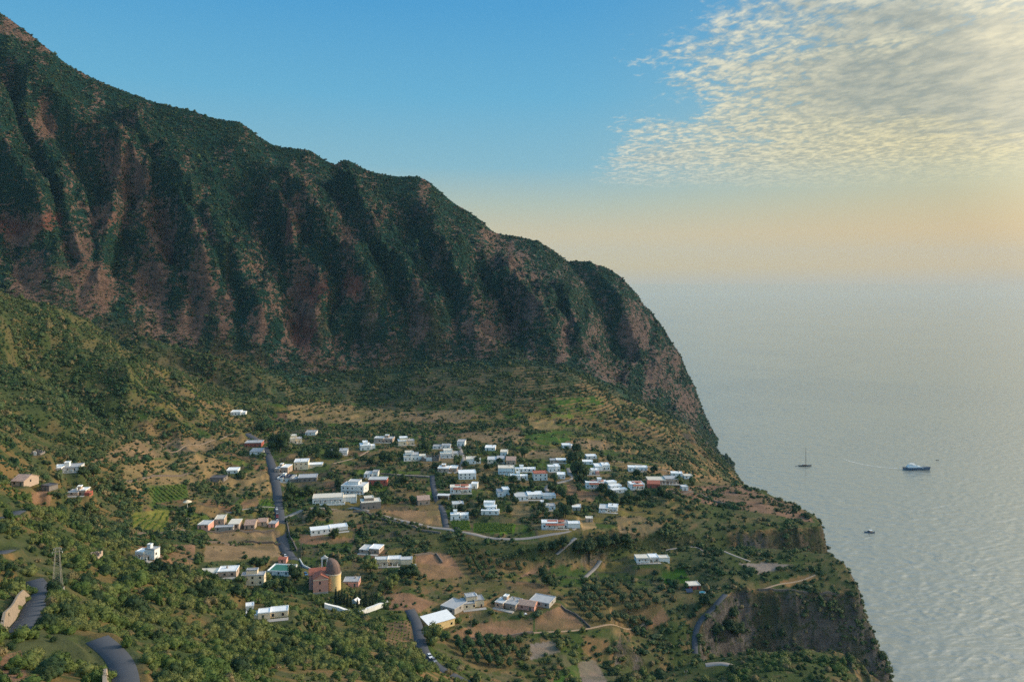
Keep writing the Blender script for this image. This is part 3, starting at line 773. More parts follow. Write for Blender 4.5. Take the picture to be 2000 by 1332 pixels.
# ------------------------------------------------------------------ buildings: photo column, photo row of the foot, width, wall height, roof strip (photo pixels), turn, walls, roof, extras, name, category, label
BUILDINGS = [
    (126, 922, 46, 9, 11, 12, 'white', 'white_roof', 'pl', 'house', 'house', 'white bungalow with a grey pergola roof amid dense shrubs on the left slope'),
    (34, 949, 26, 9, 11, -8, 'tan', 'tile_pale', '', 'house', 'house', 'small house with a pale pinkish tile roof near the left edge of the photo'),
    (148, 968, 32, 7, 7, 12, 'tan', 'grey_roof', 'cR', 'house', 'house', 'grey roofed house with a chimney and red side wing by the left slope lane'),
    (88, 958, 22, 9, 5, -15, 'stone', 'dark_roof', '', 'shed', 'shed', 'dark stone shed between the pink tiled house and the dark lane'),
    (70, 889, 16, 7, 4, 10, 'stone', 'dark_roof', 'v', 'ruin', 'ruin', 'ruined stone hut, uppermost building among the shrubs of the left slope'),
    (460, 811, 19, 7, 5, 5, 'white', 'white_roof', 'w', 'house', 'house', 'small lone white house highest up the valley, at the foot of the mountain spur'),
    (494, 873, 32, 9, 8, 0, 'red', 'grey_roof', '', 'house', 'house', 'red walled house with a grey roof where the main road bends at its top end'),
    (499, 888, 22, 7, 5, 0, 'white', 'grey_roof', '', 'garage', 'garage', 'white fronted garage right below the red walled house at the top of the road'),
    (573, 866, 34, 10, 8, 18, 'cream', 'white_roof', 'pt', 'house', 'house', 'cream house with stepped white roofs beside the big dark trees at the road bend'),
    (606, 850, 20, 6, 5, 0, 'white', 'grey_roof', '', 'house', 'house', 'low pale house just behind the cream house by the big dark trees'),
    (660, 889, 36, 8, 7, 5, 'white', 'white_roof', 'p', 'house', 'house', 'white single storey house with a columned porch on the dirt track above the village'),
    (548, 924, 25, 11, 9, -5, 'tan', 'grey_roof', '', 'house', 'house', 'beige flat roofed house tight against the right edge of the upper main road'),
    (555, 941, 28, 8, 8, 0, 'white', 'white_roof', 's', 'house', 'house', 'white house with dark solar panels on its roof, beside the main road'),
    (588, 917, 27, 17, 8, 15, 'cream', 'white_roof', 'wc', 'house', 'house', 'tall cream house with a long low white wing, right of the upper main road'),
    (600, 941, 36, 9, 8, 6, 'stone', 'grey_roof', 'l', 'house', 'house', 'grey roofed stone farmhouse directly below the tall cream house'),
    (688, 965, 46, 18, 10, -8, 'white', 'white_roof', '2pt', 'villa', 'house', 'largest white villa, two storeys with a row of dark windows, left of the village'),
    (724, 932, 26, 9, 6, 0, 'white', 'white_roof', '', 'house', 'house', 'white roofed house behind the house with a red front, right of the large villa'),
    (737, 945, 36, 9, 6, 0, 'red', 'white_roof', 'g', 'house', 'house', 'white roofed house with a dark red front wall, right of the large villa'),
    (640, 982, 58, 11, 11, 10, 'white', 'white_roof', 'pwg', 'house', 'house', 'long white house with a white garden wall in front, below the large villa'),
    (725, 994, 38, 15, 8, 10, 'stone', 'cream_roof', 't', 'house', 'house', 'old pale stone house of two tall blocks at the bend of the rim lane'),
    (453, 925, 21, 7, 6, 10, 'white', 'white_roof', '', 'hut', 'hut', 'white roofed hut alone in the dry fields left of the main road'),
    (423, 941, 27, 8, 6, 4, 'stone', 'dark_roof', '', 'shed', 'shed', 'dark roofed stone shed in the dry fields left of the main road'),
    (396, 1033, 21, 9, 9, 6, 'pink', 'white_roof', '', 'shed', 'shed', 'leftmost white roofed block with pinkish walls in the row left of the main road'),
    (428, 1023, 18, 10, 9, 4, 'tan', 'white_roof', '', 'shed', 'shed', 'white roofed block standing farthest back in the row left of the main road'),
    (456, 1031, 20, 9, 8, 4, 'tan', 'white_roof', '', 'shed', 'shed', 'white roofed block directly left of the pink tile roofed one in the roadside row'),
    (437, 1037, 34, 7, 4, 2, 'concrete', 'grey_roof', '', 'shed', 'shed', 'long low grey annex in front of the white roofed blocks left of the road'),
    (487, 1033, 20, 9, 10, 6, 'tan', 'tile_pale', '', 'shed', 'shed', 'taller pink tile roofed block in the row left of the main road'),
    (512, 1026, 17, 8, 7, 4, 'tan', 'tile_pale', '', 'shed', 'shed', 'smaller pink tile roofed block second from the main road in the row'),
    (531, 1030, 14, 7, 6, 0, 'pink', 'grey_roof', '', 'hut', 'hut', 'small pink walled hut touching the left edge of the main road'),
    (644, 1040, 72, 8, 9, 20, 'white', 'white_roof', '', 'house', 'house', 'long slanting white roofed building alone in the field right of the main road'),
    (714, 879, 20, 10, 8, 10, 'white', 'white_roof', 'tw', 'house', 'house', 'white house with a tall block and low wing at the upper left of the village'),
    (748, 864, 36, 9, 5, -3, 'tan', 'white_roof', '', 'house', 'house', 'beige walled house with a thin white roof at the top of the village'),
    (794, 869, 32, 9, 8, 14, 'cream', 'white_roof', 't', 'house', 'house', 'bright cream house standing by itself on the brown field above the village'),
    (804, 899, 30, 10, 8, 12, 'white', 'white_roof', 'tw', 'house', 'house', 'white two level house just left of the grey roofless ruin'),
    (840, 900, 34, 9, 5, 0, 'stone', 'dark_roof', 'v', 'ruin', 'ruin', 'grey roofless ruin between two white houses in the upper village'),
    (900, 871, 15, 9, 5, 0, 'white', 'grey_roof', '', 'house', 'house', 'small grey roofed white cube house at the top end of the village lane'),
    (878, 894, 36, 9, 9, 5, 'white', 'white_roof', 'pt', 'house', 'house', 'rambling white house of several blocks left of the upper village lane'),
    (862, 876, 34, 4, 4, 0, 'white', 'grey_roof', '', 'shed', 'shed', 'long low grey roofed shed behind the rambling white house'),
    (873, 922, 37, 8, 7, 0, 'tan', 'white_roof', '', 'house', 'house', 'long beige fronted house with a pale roof left of the village lane'),
    (913, 936, 34, 13, 9, 3, 'white', 'white_roof', '2', 'house', 'house', 'white two storey house with four dark windows, at the foot of the upper village lane'),
    (920, 906, 20, 10, 6, 0, 'white', 'white_roof', 'w', 'house', 'house', 'white house with a low right wing, just right of the upper village lane'),
    (957, 880, 20, 6, 6, -10, 'white', 'white_roof', '', 'house', 'house', 'lone low white house at the upper edge of the village, above the other roofs'),
    (969, 904, 34, 8, 7, 0, 'cream', 'white_roof', '', 'house', 'house', 'cream walled long house with a white roof, left of a beige tiled block'),
    (984, 890, 14, 8, 5, 0, 'white', 'white_roof', '', 'house', 'house', 'small white cube house behind the cream walled long house'),
    (998, 907, 19, 9, 6, 0, 'tan', 'tile_pale', '', 'house', 'house', 'beige block with a pale tile roof in the upper village'),
    (989, 926, 32, 13, 6, 0, 'bluewhite', 'white_roof', '2p', 'house', 'house', 'bluish white house with a flat roof and porch in the middle of the village'),
    (1026, 921, 40, 6, 4, 0, 'white', 'white_roof', '', 'house', 'house', 'long narrow white house behind the house with the red roof terrace'),
    (1014, 936, 34, 8, 4, 0, 'white', 'white_roof', '', 'house', 'house', 'low white house in the green garden left of the red roof terrace'),
    (900, 963, 42, 13, 8, 4, 'white', 'white_roof', 'r', 'house', 'house', 'white house with a strip of red tiles above its front, by the middle lane'),
    (926, 954, 12, 10, 4, 0, 'white', 'white_roof', '', 'house', 'house', 'tiny white block at the right end of the house with the red tile strip'),
    (865, 975, 24, 8, 4, 0, 'tan', 'white_roof', 'o', 'carport', 'carport', 'open sided shelter with a white roof beside the middle lane'),
    (984, 969, 24, 13, 6, 6, 'white', 'grey_roof', '', 'house', 'house', 'grey roofed white house between the green gardens in the lower village'),
    (957, 1005, 35, 13, 8, 0, 'white', 'white_roof', 'k', 'house', 'house', 'white house stacked in three stepped levels in the lower village'),
    (1034, 976, 56, 8, 14, 6, 'white', 'white_roof', 'w', 'house', 'house', 'wide white house with the largest roof in the lower village'),
    (895, 991, 22, 7, 6, 4, 'cream', 'white_roof', '', 'house', 'house', 'small cream house with a white roof behind a dark round tree in the lower village'),
    (898, 1014, 36, 10, 6, 6, 'white', 'white_roof', '', 'house', 'house', 'white house standing at the upper edge of the bright green vine plot'),
    (828, 986, 24, 11, 8, 15, 'tan', 'tile_pale', '', 'house', 'house', 'tan tile roofed house with a pale end wall above the bare dirt lot'),
    (1069, 996, 32, 10, 6, 4, 'bluewhite', 'white_roof', '', 'house', 'house', 'pale blue white house in front of the house with the largest roof'),
    (1107, 875, 17, 6, 4, 0, 'white', 'white_roof', 'w', 'house', 'house', 'small white house by trees at the upper right of the village'),
    (1056, 938, 27, 15, 6, 4, 'white', 'tile_red', '2', 'house', 'house', 'white two storey house with a red roof terrace in the middle of the village'),
    (1083, 921, 24, 11, 6, 0, 'white', 'white_roof', '', 'house', 'house', 'white cube house right of and behind the red roof terrace'),
    (1090, 904, 32, 5, 5, 0, 'tan', 'grey_roof', '', 'house', 'house', 'long grey roofed house at the upper right part of the village'),
    (1096, 935, 16, 9, 5, 0, 'white', 'white_roof', '', 'house', 'house', 'small white house on the lane right of the red roof terrace'),
    (1156, 896, 20, 5, 4, 0, 'white', 'white_roof', '', 'house', 'house', 'farthest back white house of the right hand cluster of the village'),
    (1148, 907, 20, 5, 4, 0, 'white', 'white_roof', '', 'house', 'house', 'low white house second from the back in the right hand cluster'),
    (1177, 918, 30, 9, 6, 8, 'white', 'white_roof', '', 'house', 'house', 'broad white house above the white house with an orange corner'),
    (1158, 927, 25, 8, 5, 0, 'white', 'white_roof', 'O', 'house', 'house', 'white house with an orange corner room in the right hand cluster'),
    (1246, 920, 38, 8, 5, 0, 'white', 'white_roof', '', 'house', 'house', 'long white house at the back right of the village, against the brown crest'),
    (1165, 953, 42, 12, 7, 0, 'white', 'white_roof', 'r', 'house', 'house', 'white house with a red tile strip in the right hand cluster of the village'),
    (1211, 963, 32, 12, 15, 24, 'white', 'white_roof', 'k', 'house', 'house', 'white house stepping down the slope in the right hand cluster'),
    (1246, 955, 30, 11, 8, 4, 'white', 'white_roof', 'r', 'house', 'house', 'white house with red tiles over its porch beside the red walled house'),
    (1277, 953, 24, 9, 6, 0, 'red', 'tile_red', '', 'house', 'house', 'red walled and red tiled house in the right hand cluster'),
    (1296, 945, 60, 9, 8, 0, 'tan', 'cream_roof', 'p', 'house', 'house', 'long house with a cream roof at the right end of the village'),
    (1322, 930, 22, 5, 4, 0, 'white', 'white_roof', '', 'house', 'house', 'small white house half hidden by a round tree at the village right end'),
    (1345, 935, 16, 6, 4, 0, 'white', 'white_roof', '', 'house', 'house', 'rightmost white house of the whole village'),
    (1338, 958, 13, 8, 4, 0, 'white', 'white_roof', '', 'hut', 'hut', 'little white hut below the right end of the long cream roof'),
    (1126, 997, 17, 7, 6, 0, 'concrete', 'white_roof', '', 'hut', 'hut', 'small square hut with a white roof in the trees below the right hand cluster'),
    (1188, 1000, 36, 8, 9, -14, 'white', 'white_roof', 'p', 'house', 'house', 'white house with a curved garden behind, alone on the lower right rim of the village'),
    (1084, 1032, 52, 12, 8, 0, 'white', 'white_roof', 'rw', 'house', 'house', 'white house with a red tile patch, on the rim lane past the vine plot'),
    (1151, 1019, 14, 6, 4, 0, 'tan', 'cream_roof', '', 'hut', 'hut', 'small sand coloured hut in the bare yard where the rim lane ends'),
    (281, 1093, 40, 21, 7, -14, 'white', 'white_roof', 'p', 'house', 'house', 'isolated white cube house with a grey porch on the left slope'),
    (180, 1092, 20, 8, 4, 0, 'tan', 'dark_roof', 'v', 'ruin', 'ruin', 'roofless ruin with a white pillar, between the pylon and the white cube house'),
    (424, 1128, 70, 9, 12, 8, 'tan', 'cream_roof', 'l', 'house', 'house', 'long low house with pale slanting roofs, left of the grey cream blocks near the church'),
    (493, 1143, 44, 22, 7, 6, 'cream', 'grey_roof', 't', 'house', 'house', 'tall grey cream house of joined blocks left of the church'),
    (544, 1124, 46, 9, 14, -6, 'white', 'green_roof', '', 'house', 'house', 'white house with a green flat roof, between the grey cream blocks and the church'),
    (685, 1146, 30, 11, 10, 5, 'pink', 'grey_roof', '', 'house', 'house', 'small pink house with a grey roof just right of the church apse'),
    (533, 1208, 56, 14, 12, 14, 'cream', 'white_roof', 'l', 'house', 'house', 'white roofed house sunk in the maquis below the church'),
    (488, 1195, 15, 5, 5, 14, 'white', 'white_roof', '', 'shed', 'shed', 'small white roofed shed left of the house sunk in the maquis'),
    (551, 1100, 15, 7, 5, 0, 'pink', 'tile_red', '', 'shed', 'shed', 'little red tiled shed at the left kerb of the main road near the church'),
    (720, 1081, 40, 9, 10, -12, 'tan', 'white_roof', '', 'house', 'house', 'upper white roofed block of the pair right of the church'),
    (757, 1105, 50, 14, 9, 6, 'cream', 'white_roof', 'wp', 'house', 'house', 'cream house with a dark porch left of the brown walled field'),
    (874, 1196, 34, 11, 18, -34, 'concrete', 'grey_roof', '', 'barn', 'barn', 'grey roofed barn behind the yellow house on the lower road'),
    (926, 1188, 44, 13, 12, 16, 'cream', 'grey_roof', 't', 'house', 'house', 'grey roofed house at the right end of the farm by the yellow house'),
    (863, 1228, 58, 17, 15, 34, 'yellow', 'white_roof', 'm', 'house', 'house', 'yellow walled house with a single sloping white roof on the lower road'),
    (985, 1189, 42, 11, 16, -26, 'tan', 'white_roof', '', 'house', 'house', 'white roofed house with a shaded long wall, left of the pink terraced house'),
    (1027, 1191, 34, 10, 11, -12, 'pink', 'tile_pale', '', 'house', 'house', 'pink terraced house between a white roof and a grey roof, above the brown field'),
    (1053, 1184, 42, 7, 15, -24, 'concrete', 'grey_roof', '', 'house', 'house', 'wide grey roofed house next to the olive grove'),
    (1266, 1098, 46, 9, 9, 4, 'white', 'white_roof', 'pw', 'house', 'house', 'white house alone on the middle headland with a reddish terrace'),
    (1357, 1151, 24, 8, 8, 10, 'red', 'white_roof', '', 'hut', 'hut', 'small red hut with a white roof in the green garden of the middle headland'),
]


def site(u, v, w, dep_px, rz, clear_front=3.0):
    """level a pad for a building whose front foot shows at (u, v)"""
    x, y = hit(u, v)
    z = float(ground(np.array([x]), np.array([y]))[0])
    W = w * y / F
    dep = float(np.clip(dep_px * y * y / (F * max(40, CAMH - z - 3)), 4.0, 13.0))
    c, s = math.cos(rz), math.sin(rz)
    cx, cy = x - s * dep / 2, y + c * dep / 2
    ex, ey = abs(c) * W / 2 + abs(s) * dep / 2, abs(s) * W / 2 + abs(c) * dep / 2
    m = 1.6
    sl2 = window(cx, cy, max(W, dep) + 9)
    lx = (XX[sl2] - x) * c + (DD[sl2] - y) * s; ly = -(XX[sl2] - x) * s + (DD[sl2] - y) * c
    dx = np.maximum(0, np.abs(lx) - W / 2 - m); dy = np.maximum(0, np.maximum(-ly - m - 1.5, ly - dep - m))
    d = np.hypot(dx, dy); wgt = 1 - sstep(0, 7.0, d)
    Z[sl2] = Z[sl2] * (1 - wgt) + (z - 0.05) * wgt
    CLEAR[sl2] = np.maximum(CLEAR[sl2], (d < 0.8) | ((np.abs(lx) < W / 2 + 1) & (ly < 0) & (ly > -5.5)))
    return x, y, z, W, dep


SITES = []
for row in BUILDINGS:
    u, v, w, h, rp, rot = row[:6]
    x, y, z, W, dep = site(u, v, w, rp, R(rot))
    SITES.append((x, y, z, W, dep, h * y / F))
CHURCH = site(628, 1159, 66, 22, R(14))
# ------------------------------------------------------------------ what covers the ground, then its meshes
VV = V0 + (CAMH - Z) / DD * F


def in_poly(poly, px, py):
    inside = np.zeros(px.shape, bool)
    x0, x1 = min(p[0] for p in poly), max(p[0] for p in poly); y0, y1 = min(p[1] for p in poly), max(p[1] for p in poly)
    s = (px >= x0) & (px <= x1) & (py >= y0) & (py <= y1)
    qx, qy = px[s], py[s]; r = np.zeros(qx.shape, bool)
    for (ax, ay), (bx, by) in zip(poly, poly[1:] + poly[:1]):
        if ay != by:
            c = ((ay > qy) != (by > qy)) & (qx < (bx - ax) * (qy - ay) / (by - ay) + ax)
            r ^= c
    inside[s] = r
    return inside


wu = UU + (fbm(XX / 22, DD / 22, 3, 71) - 0.5) * 9
wv = VV + (fbm(XX / 22, DD / 22, 3, 73) - 0.5) * 6
SOIL = (0.23, 0.150, 0.105); TAN = (0.215, 0.162, 0.108); STRAW = (0.225, 0.172, 0.102); GREY = (0.22, 0.185, 0.16); GREEN = (0.055, 0.10, 0.030); FRESH = (0.085, 0.17, 0.03)
FIELDS = [  # photo outline, colour, share of scrub left on it
    ([(815, 1083), (880, 1083), (908, 1126), (842, 1132), (812, 1108)], SOIL, 0.0), ([(748, 997), (862, 994), (862, 1027), (792, 1016)], (0.32, 0.215, 0.14), 0.0),
    ([(1045, 1206), (1096, 1184), (1130, 1204), (1152, 1226), (1108, 1232), (1045, 1230)], SOIL, 0.03), ([(930, 1215), (1042, 1208), (1042, 1232), (1000, 1244), (905, 1250), (890, 1235)], SOIL, 0.05),
    ([(745, 1216), (800, 1208), (812, 1256), (752, 1262)], SOIL, 0.06), ([(1036, 1258), (1086, 1250), (1098, 1274), (1036, 1290)], GREY, 0.0), ([(1128, 1294), (1160, 1288), (1196, 1340), (1140, 1340)], GREY, 0.0),
    ([(404, 1040), (545, 1034), (548, 1062), (404, 1060)], TAN, 0.12), ([(400, 1064), (548, 1066), (552, 1088), (400, 1096)], TAN, 0.10), ([(1030, 824), (1080, 820), (1092, 836), (1050, 842)], STRAW, 0.0),
    ([(580, 1040), (640, 1046), (690, 1052), (690, 1060), (590, 1062)], SOIL, 0.15), ([(580, 1000), (625, 992), (690, 998), (700, 1008), (590, 1020)], TAN, 0.35), ([(650, 1000), (706, 996), (706, 1020), (650, 1022)], STRAW, 0.1),
    ([(985, 986), (1036, 988), (1034, 1008), (1000, 1008)], STRAW, 0.12), ([(860, 895), (900, 893), (900, 908), (860, 906)], TAN, 0.0), ([(1110, 945), (1168, 966), (1160, 980), (1110, 976)], SOIL, 0.1),
    ([(740, 1160), (800, 1158), (850, 1178), (820, 1196), (752, 1190)], SOIL, 0.2), ([(270, 1066), (380, 1062), (380, 1100), (310, 1110)], SOIL, 0.25), ([(60, 960), (98, 956), (98, 982), (60, 984)], SOIL, 0.1),
    ([(170, 905), (260, 860), (420, 856), (420, 880), (260, 900)], TAN, 0.35), ([(240, 910), (420, 880), (440, 940), (330, 950), (240, 960)], STRAW, 0.35), ([(430, 930), (530, 920), (534, 960), (440, 968)], STRAW, 0.3),
    ([(480, 974), (506, 974), (506, 990), (460, 994)], SOIL, 0.1), ([(560, 792), (640, 790), (780, 796), (800, 815), (700, 830), (560, 822)], STRAW, 0.35), ([(780, 806), (900, 800), (940, 812), (900, 826), (800, 830)], TAN, 0.4),
    ([(900, 845), (1020, 840), (1030, 855), (960, 868), (900, 858)], TAN, 0.4), ([(1100, 860), (1190, 858), (1190, 878), (1110, 876)], TAN, 0.4), ([(1010, 880), (1100, 878), (1100, 892), (1020, 896)], TAN, 0.3),
    ([(1080, 776), (1180, 775), (1180, 790), (1085, 790)], GREEN, 0.15), ([(1074, 808), (1124, 810), (1118, 818), (1076, 818)], (0.15, 0.19, 0.06), 0.0), ([(1020, 850), (1100, 842), (1120, 860), (1060, 872)], GREEN, 0.1),
    ([(880, 1016), (914, 1015), (920, 1034), (886, 1036)], FRESH, 0.0), ([(926, 1021), (1005, 1022), (1002, 1043), (926, 1040)], FRESH, 0.0), ([(504, 974), (535, 973), (536, 990), (504, 990)], GREEN, 0.0),
    ([(282, 950), (362, 944), (372, 972), (300, 984)], GREEN, 0.1), ([(258, 1002), (332, 995), (322, 1036), (256, 1034)], (0.17, 0.17, 0.06), 0.05), ([(1290, 1118), (1336, 1112), (1348, 1136), (1300, 1146)], (0.048, 0.098, 0.026), 0.3),
    ([(1440, 1102), (1500, 1096), (1540, 1104), (1480, 1120)], GREY, 0.05), ([(1290, 955), (1440, 944), (1560, 990), (1590, 1020), (1480, 1000), (1380, 985)], (0.20, 0.135, 0.10), 0.55),
    ([(1168, 893), (1310, 915), (1420, 938), (1430, 948), (1300, 930), (1170, 905)], (0.26, 0.18, 0.11), 0.25), ([(1200, 1010), (1250, 1006), (1300, 1030), (1240, 1056), (1210, 1040)], TAN, 0.25), ([(1128, 1010), (1158, 1008), (1164, 1030), (1136, 1036)], (0.36, 0.26, 0.16), 0.0),
    ([(1230, 1178), (1290, 1180), (1310, 1212), (1262, 1230)], SOIL, 0.3), ([(1050, 1100), (1062, 1098), (1050, 1118), (1010, 1130)], SOIL, 0.15), ([(1420, 1160), (1500, 1154), (1470, 1170), (1440, 1240), (1420, 1200)], (0.28, 0.20, 0.12), 0.25),
    ([(1520, 1136), (1590, 1118), (1600, 1128), (1540, 1146)], (0.27, 0.17, 0.10), 0.1), ([(1098, 1174), (1154, 1136), (1216, 1136), (1298, 1176), (1272, 1216), (1216, 1224), (1152, 1230)], (0.125, 0.105, 0.055), 0.05), ([(898, 1068), (945, 1072), (966, 1096), (950, 1130), (915, 1130), (892, 1098)], (0.11, 0.09, 0.05), 0.05),
    ([(960, 1086), (1056, 1095), (1022, 1122), (970, 1118)], (0.15, 0.115, 0.065), 0.1), ([(856, 1240), (930, 1248), (1024, 1244), (1018, 1304), (950, 1316), (900, 1292)], (0.14, 0.11, 0.062), 0.12),
    ([(1090, 1310), (1130, 1296), (1140, 1340), (1080, 1340)], GREEN, 0.3), ([(0, 1280), (40, 1270), (60, 1340), (0, 1340)], SOIL, 0.6),
]
ROCKS = [(255, 345, 48, 60, 1.0), (215, 420, 60, 40, 0.6), (310, 440, 34, 90, 0.8), (300, 560, 36, 70, 0.95), (400, 420, 20, 60, 0.6), (395, 560, 32, 90, 0.95), (340, 640, 60, 40, 0.6), (88, 240, 26, 40, 0.9), (40, 440, 70, 34, 0.95),
         (95, 440, 34, 26, 0.9), (60, 540, 50, 60, 0.7), (185, 560, 44, 60, 0.8), (160, 500, 30, 40, 0.6), (200, 262, 16, 10, 0.9), (305, 285, 14, 12, 0.7), (440, 295, 20, 16, 0.6), (145, 245, 26, 12, 0.4), (35, 52, 46, 22, 1.0), (95, 92, 30, 10, 0.9),
         (566, 450, 12, 40, 1.0), (600, 560, 44, 60, 0.8), (590, 640, 34, 60, 0.95), (500, 650, 22, 50, 0.7), (690, 552, 24, 34, 0.9), (680, 480, 22, 50, 0.5), (570, 370, 26, 60, 0.5), (720, 430, 24, 40, 0.5), (820, 630, 28, 50, 0.7), (810, 560, 16, 40, 0.6),
         (640, 690, 40, 40, 0.5), (990, 500, 50, 34, 0.45), (960, 470, 30, 20, 0.4), (1000, 620, 80, 60, 0.4), (1020, 545, 40, 40, 0.35), (930, 640, 60, 50, 0.35), (920, 400, 50, 24, 0.35), (1240, 640, 34, 60, 0.75), (1300, 720, 40, 70, 0.7), (1340, 790, 30, 50, 0.7), (830, 390, 20, 40, 0.3),
         (1120, 640, 60, 60, 0.25), (1180, 730, 60, 40, 0.3), (1060, 700, 60, 40, 0.35), (440, 600, 20, 70, 0.5), (270, 800, 20, 16, 0.4)]
REDS = [(100, 440, 34, 24), (690, 552, 20, 30), (566, 450, 10, 34), (610, 570, 30, 26), (595, 650, 26, 40), (20, 440, 40, 16), (230, 430, 40, 8), (640, 560, 10, 26)]


def blobs(lst, px, py):
    o = np.zeros(px.shape)
    for b in lst:
        r = np.hypot((px - b[0]) / b[2], (py - b[1]) / b[3])
        o = np.maximum(o, (b[4] if len(b) > 4 else 1.0) * (1 - sstep(0.45, 1.25, r)))
    return o


def cover():
    n_a = fbm(XX / 34, DD / 34, 5, 81); n_b = fbm(XX / 9, DD / 9, 4, 83); n_c = fbm(XX / 110, DD / 150, 4, 85); n_d = fbm(XX / 30, DD / 14, 4, 87)
    c = np.empty(Z.shape + (3,)); veg = np.empty(Z.shape)
    def blend(w, col):
        nonlocal c
        c = c * (1 - w[..., None]) + np.array(col) * w[..., None]
    # valley floor and hill: dry grass, soil, low green
    c[:] = (0.088, 0.086, 0.050)
    blend(sstep(0.50, 0.64, n_d) * 0.8, (0.215, 0.150, 0.090))
    blend(sstep(0.46, 0.58, n_a) * 0.85, (0.048, 0.072, 0.024))
    blend(sstep(0.56, 0.70, n_b) * 0.7, (0.20, 0.13, 0.08))
    blend(sstep(0.50, 0.58, fbm(XX / 4.5, DD / 4.5, 3, 88)) * 0.7, (0.045, 0.062, 0.022))
    veg[:] = 0.42 + 1.2 * (n_a - 0.44) + 0.9 * (n_b - 0.5)
    hill = sstep(900, 520, UU + (VV - 1150) * 0.8) * (DD < base_d)
    spur = hill * sstep(560, 640, DD + (900 - VV) * 0.3) * sstep(880, 840, VV)
    blend(hill * 0.65, (0.052, 0.066, 0.032))
    blend(hill * sstep(0.54, 0.66, n_d) * 0.7 * (1 - spur), (0.16, 0.115, 0.06))
    blend(spur * 0.85, (0.027, 0.044, 0.025)); veg += spur * 0.45
    veg += hill * 0.34 + hill * (DD > 500) * 0.5
    fore = sstep(1150, 1230, VV + (UU - 600) * -0.12) * sstep(900, 700, UU)
    veg += fore * 0.45
    back = sstep(860, 800, VV) * (DD < base_d)
    blend(back * 0.65, (0.062, 0.075, 0.032)); veg += back * 0.18
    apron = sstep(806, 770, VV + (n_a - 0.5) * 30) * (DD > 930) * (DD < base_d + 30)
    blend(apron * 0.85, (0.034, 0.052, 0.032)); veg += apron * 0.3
    rimd = poly_dist(UU, VV, [(735, 1028), (800, 1046), (870, 1064), (950, 1080), (1050, 1082), (1110, 1068), (1200, 1060), (1300, 1052), (1400, 1052)])
    bank = (1 - sstep(14, 34, rimd)) * (DD < 640)
    veg += bank * 0.8; blend(bank * 0.8, (0.05, 0.062, 0.026))
    # right terraces
    rt = sstep(1150, 1230, UU) * sstep(770, 830, DD)
    blend(rt * 0.6, (0.060, 0.066, 0.034)); veg += rt * 0.15
    ben = sstep(1180, 1300, UU) * (DD < 800); blend(ben * 0.55, (0.050, 0.064, 0.030)); veg += ben * 0.16
    bhead = sstep(1250, 1330, UU) * (DD < 575) * (DD > 505)
    veg += bhead * 0.1
    blend(RISER * 0.8 * sstep(0.42, 0.55, n_c), (0.085, 0.072, 0.055)); veg += RISER * 0.34
    # small plots of the old terraces: each its own crop, edged with walls and hedges
    an = 0.22 + 0.5 * (vnoise(XX / 260, DD / 260, 120) - 0.5)
    px_ = (XX * np.cos(an) + DD * np.sin(an)) / 27 + 0.6 * n_c; py_ = (-XX * np.sin(an) + DD * np.cos(an)) / 15 + 0.8 * n_a
    px_ = px_ + 0.5 * hash2(np.floor(py_), np.floor(py_), 9)
    h1, h2 = hash2(np.floor(px_), np.floor(py_), 121), hash2(np.floor(px_), np.floor(py_), 122)
    ed = np.minimum(np.minimum(px_ % 1, 1 - px_ % 1) * 27, np.minimum(py_ % 1, 1 - py_ % 1) * 15)
    plot = (1 - 0.75 * apron) * sstep(200, 300, UU) * sstep(1340, 1240, UU) * sstep(470, 510, DD) * (DD < base_d - 20) * (1 - bank) * sstep(0.38, 0.5, n_c + 0.12)
    for lo, hi, col_ in ((0.0, 0.22, (0.20, 0.145, 0.085)), (0.22, 0.40, (0.15, 0.125, 0.055)), (0.40, 0.62, (0.050, 0.078, 0.026)), (0.62, 0.74, (0.17, 0.105, 0.072)), (0.74, 0.84, (0.075, 0.115, 0.032))):
        blend(plot * ((h1 >= lo) & (h1 < hi)) * 0.72, col_)
    stripe = (h2 > 0.6) * sstep(0.1, 0.5, np.sin((py_ % 1) * 15 * 2.6)) * plot
    blend(stripe * 0.6, (0.05, 0.085, 0.028))
    blend(plot * sstep(1.5, 0.5, ed) * 0.7, (0.075, 0.065, 0.05))
    veg = veg * (1 - plot * (h2 < 0.55) * 0.55) + plot * sstep(2.6, 0.8, ed) * 0.42
    fm = np.zeros(Z.shape)
    for poly, col, keep in FIELDS:
        m = in_poly(poly, wu, wv) & (DD < 1080) & (DD > 100)
        k = 0.7 + 0.6 * n_b[m][:, None]; q = (0.62 + 0.38 * sstep(0.40, 0.60, n_d[m]))[:, None]
        c[m] = c[m] * (1 - q) + np.array(col) * 0.92 * k * q; veg[m] = keep * (0.4 + 1.2 * n_b[m]); fm[m] = 1
    # wall of the old crater
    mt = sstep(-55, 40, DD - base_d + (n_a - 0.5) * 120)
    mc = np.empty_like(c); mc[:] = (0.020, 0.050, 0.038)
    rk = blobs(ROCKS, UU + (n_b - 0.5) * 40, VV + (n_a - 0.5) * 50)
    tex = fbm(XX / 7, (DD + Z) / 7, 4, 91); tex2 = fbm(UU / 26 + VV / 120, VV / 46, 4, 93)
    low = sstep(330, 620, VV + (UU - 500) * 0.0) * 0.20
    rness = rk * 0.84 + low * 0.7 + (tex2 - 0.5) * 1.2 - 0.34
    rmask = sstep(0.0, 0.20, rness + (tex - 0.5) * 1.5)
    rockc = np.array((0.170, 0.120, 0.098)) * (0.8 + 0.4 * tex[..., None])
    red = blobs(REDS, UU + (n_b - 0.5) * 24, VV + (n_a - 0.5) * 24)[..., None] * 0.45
    rockc = rockc * (1 - red) + np.array((0.21, 0.082, 0.066)) * red
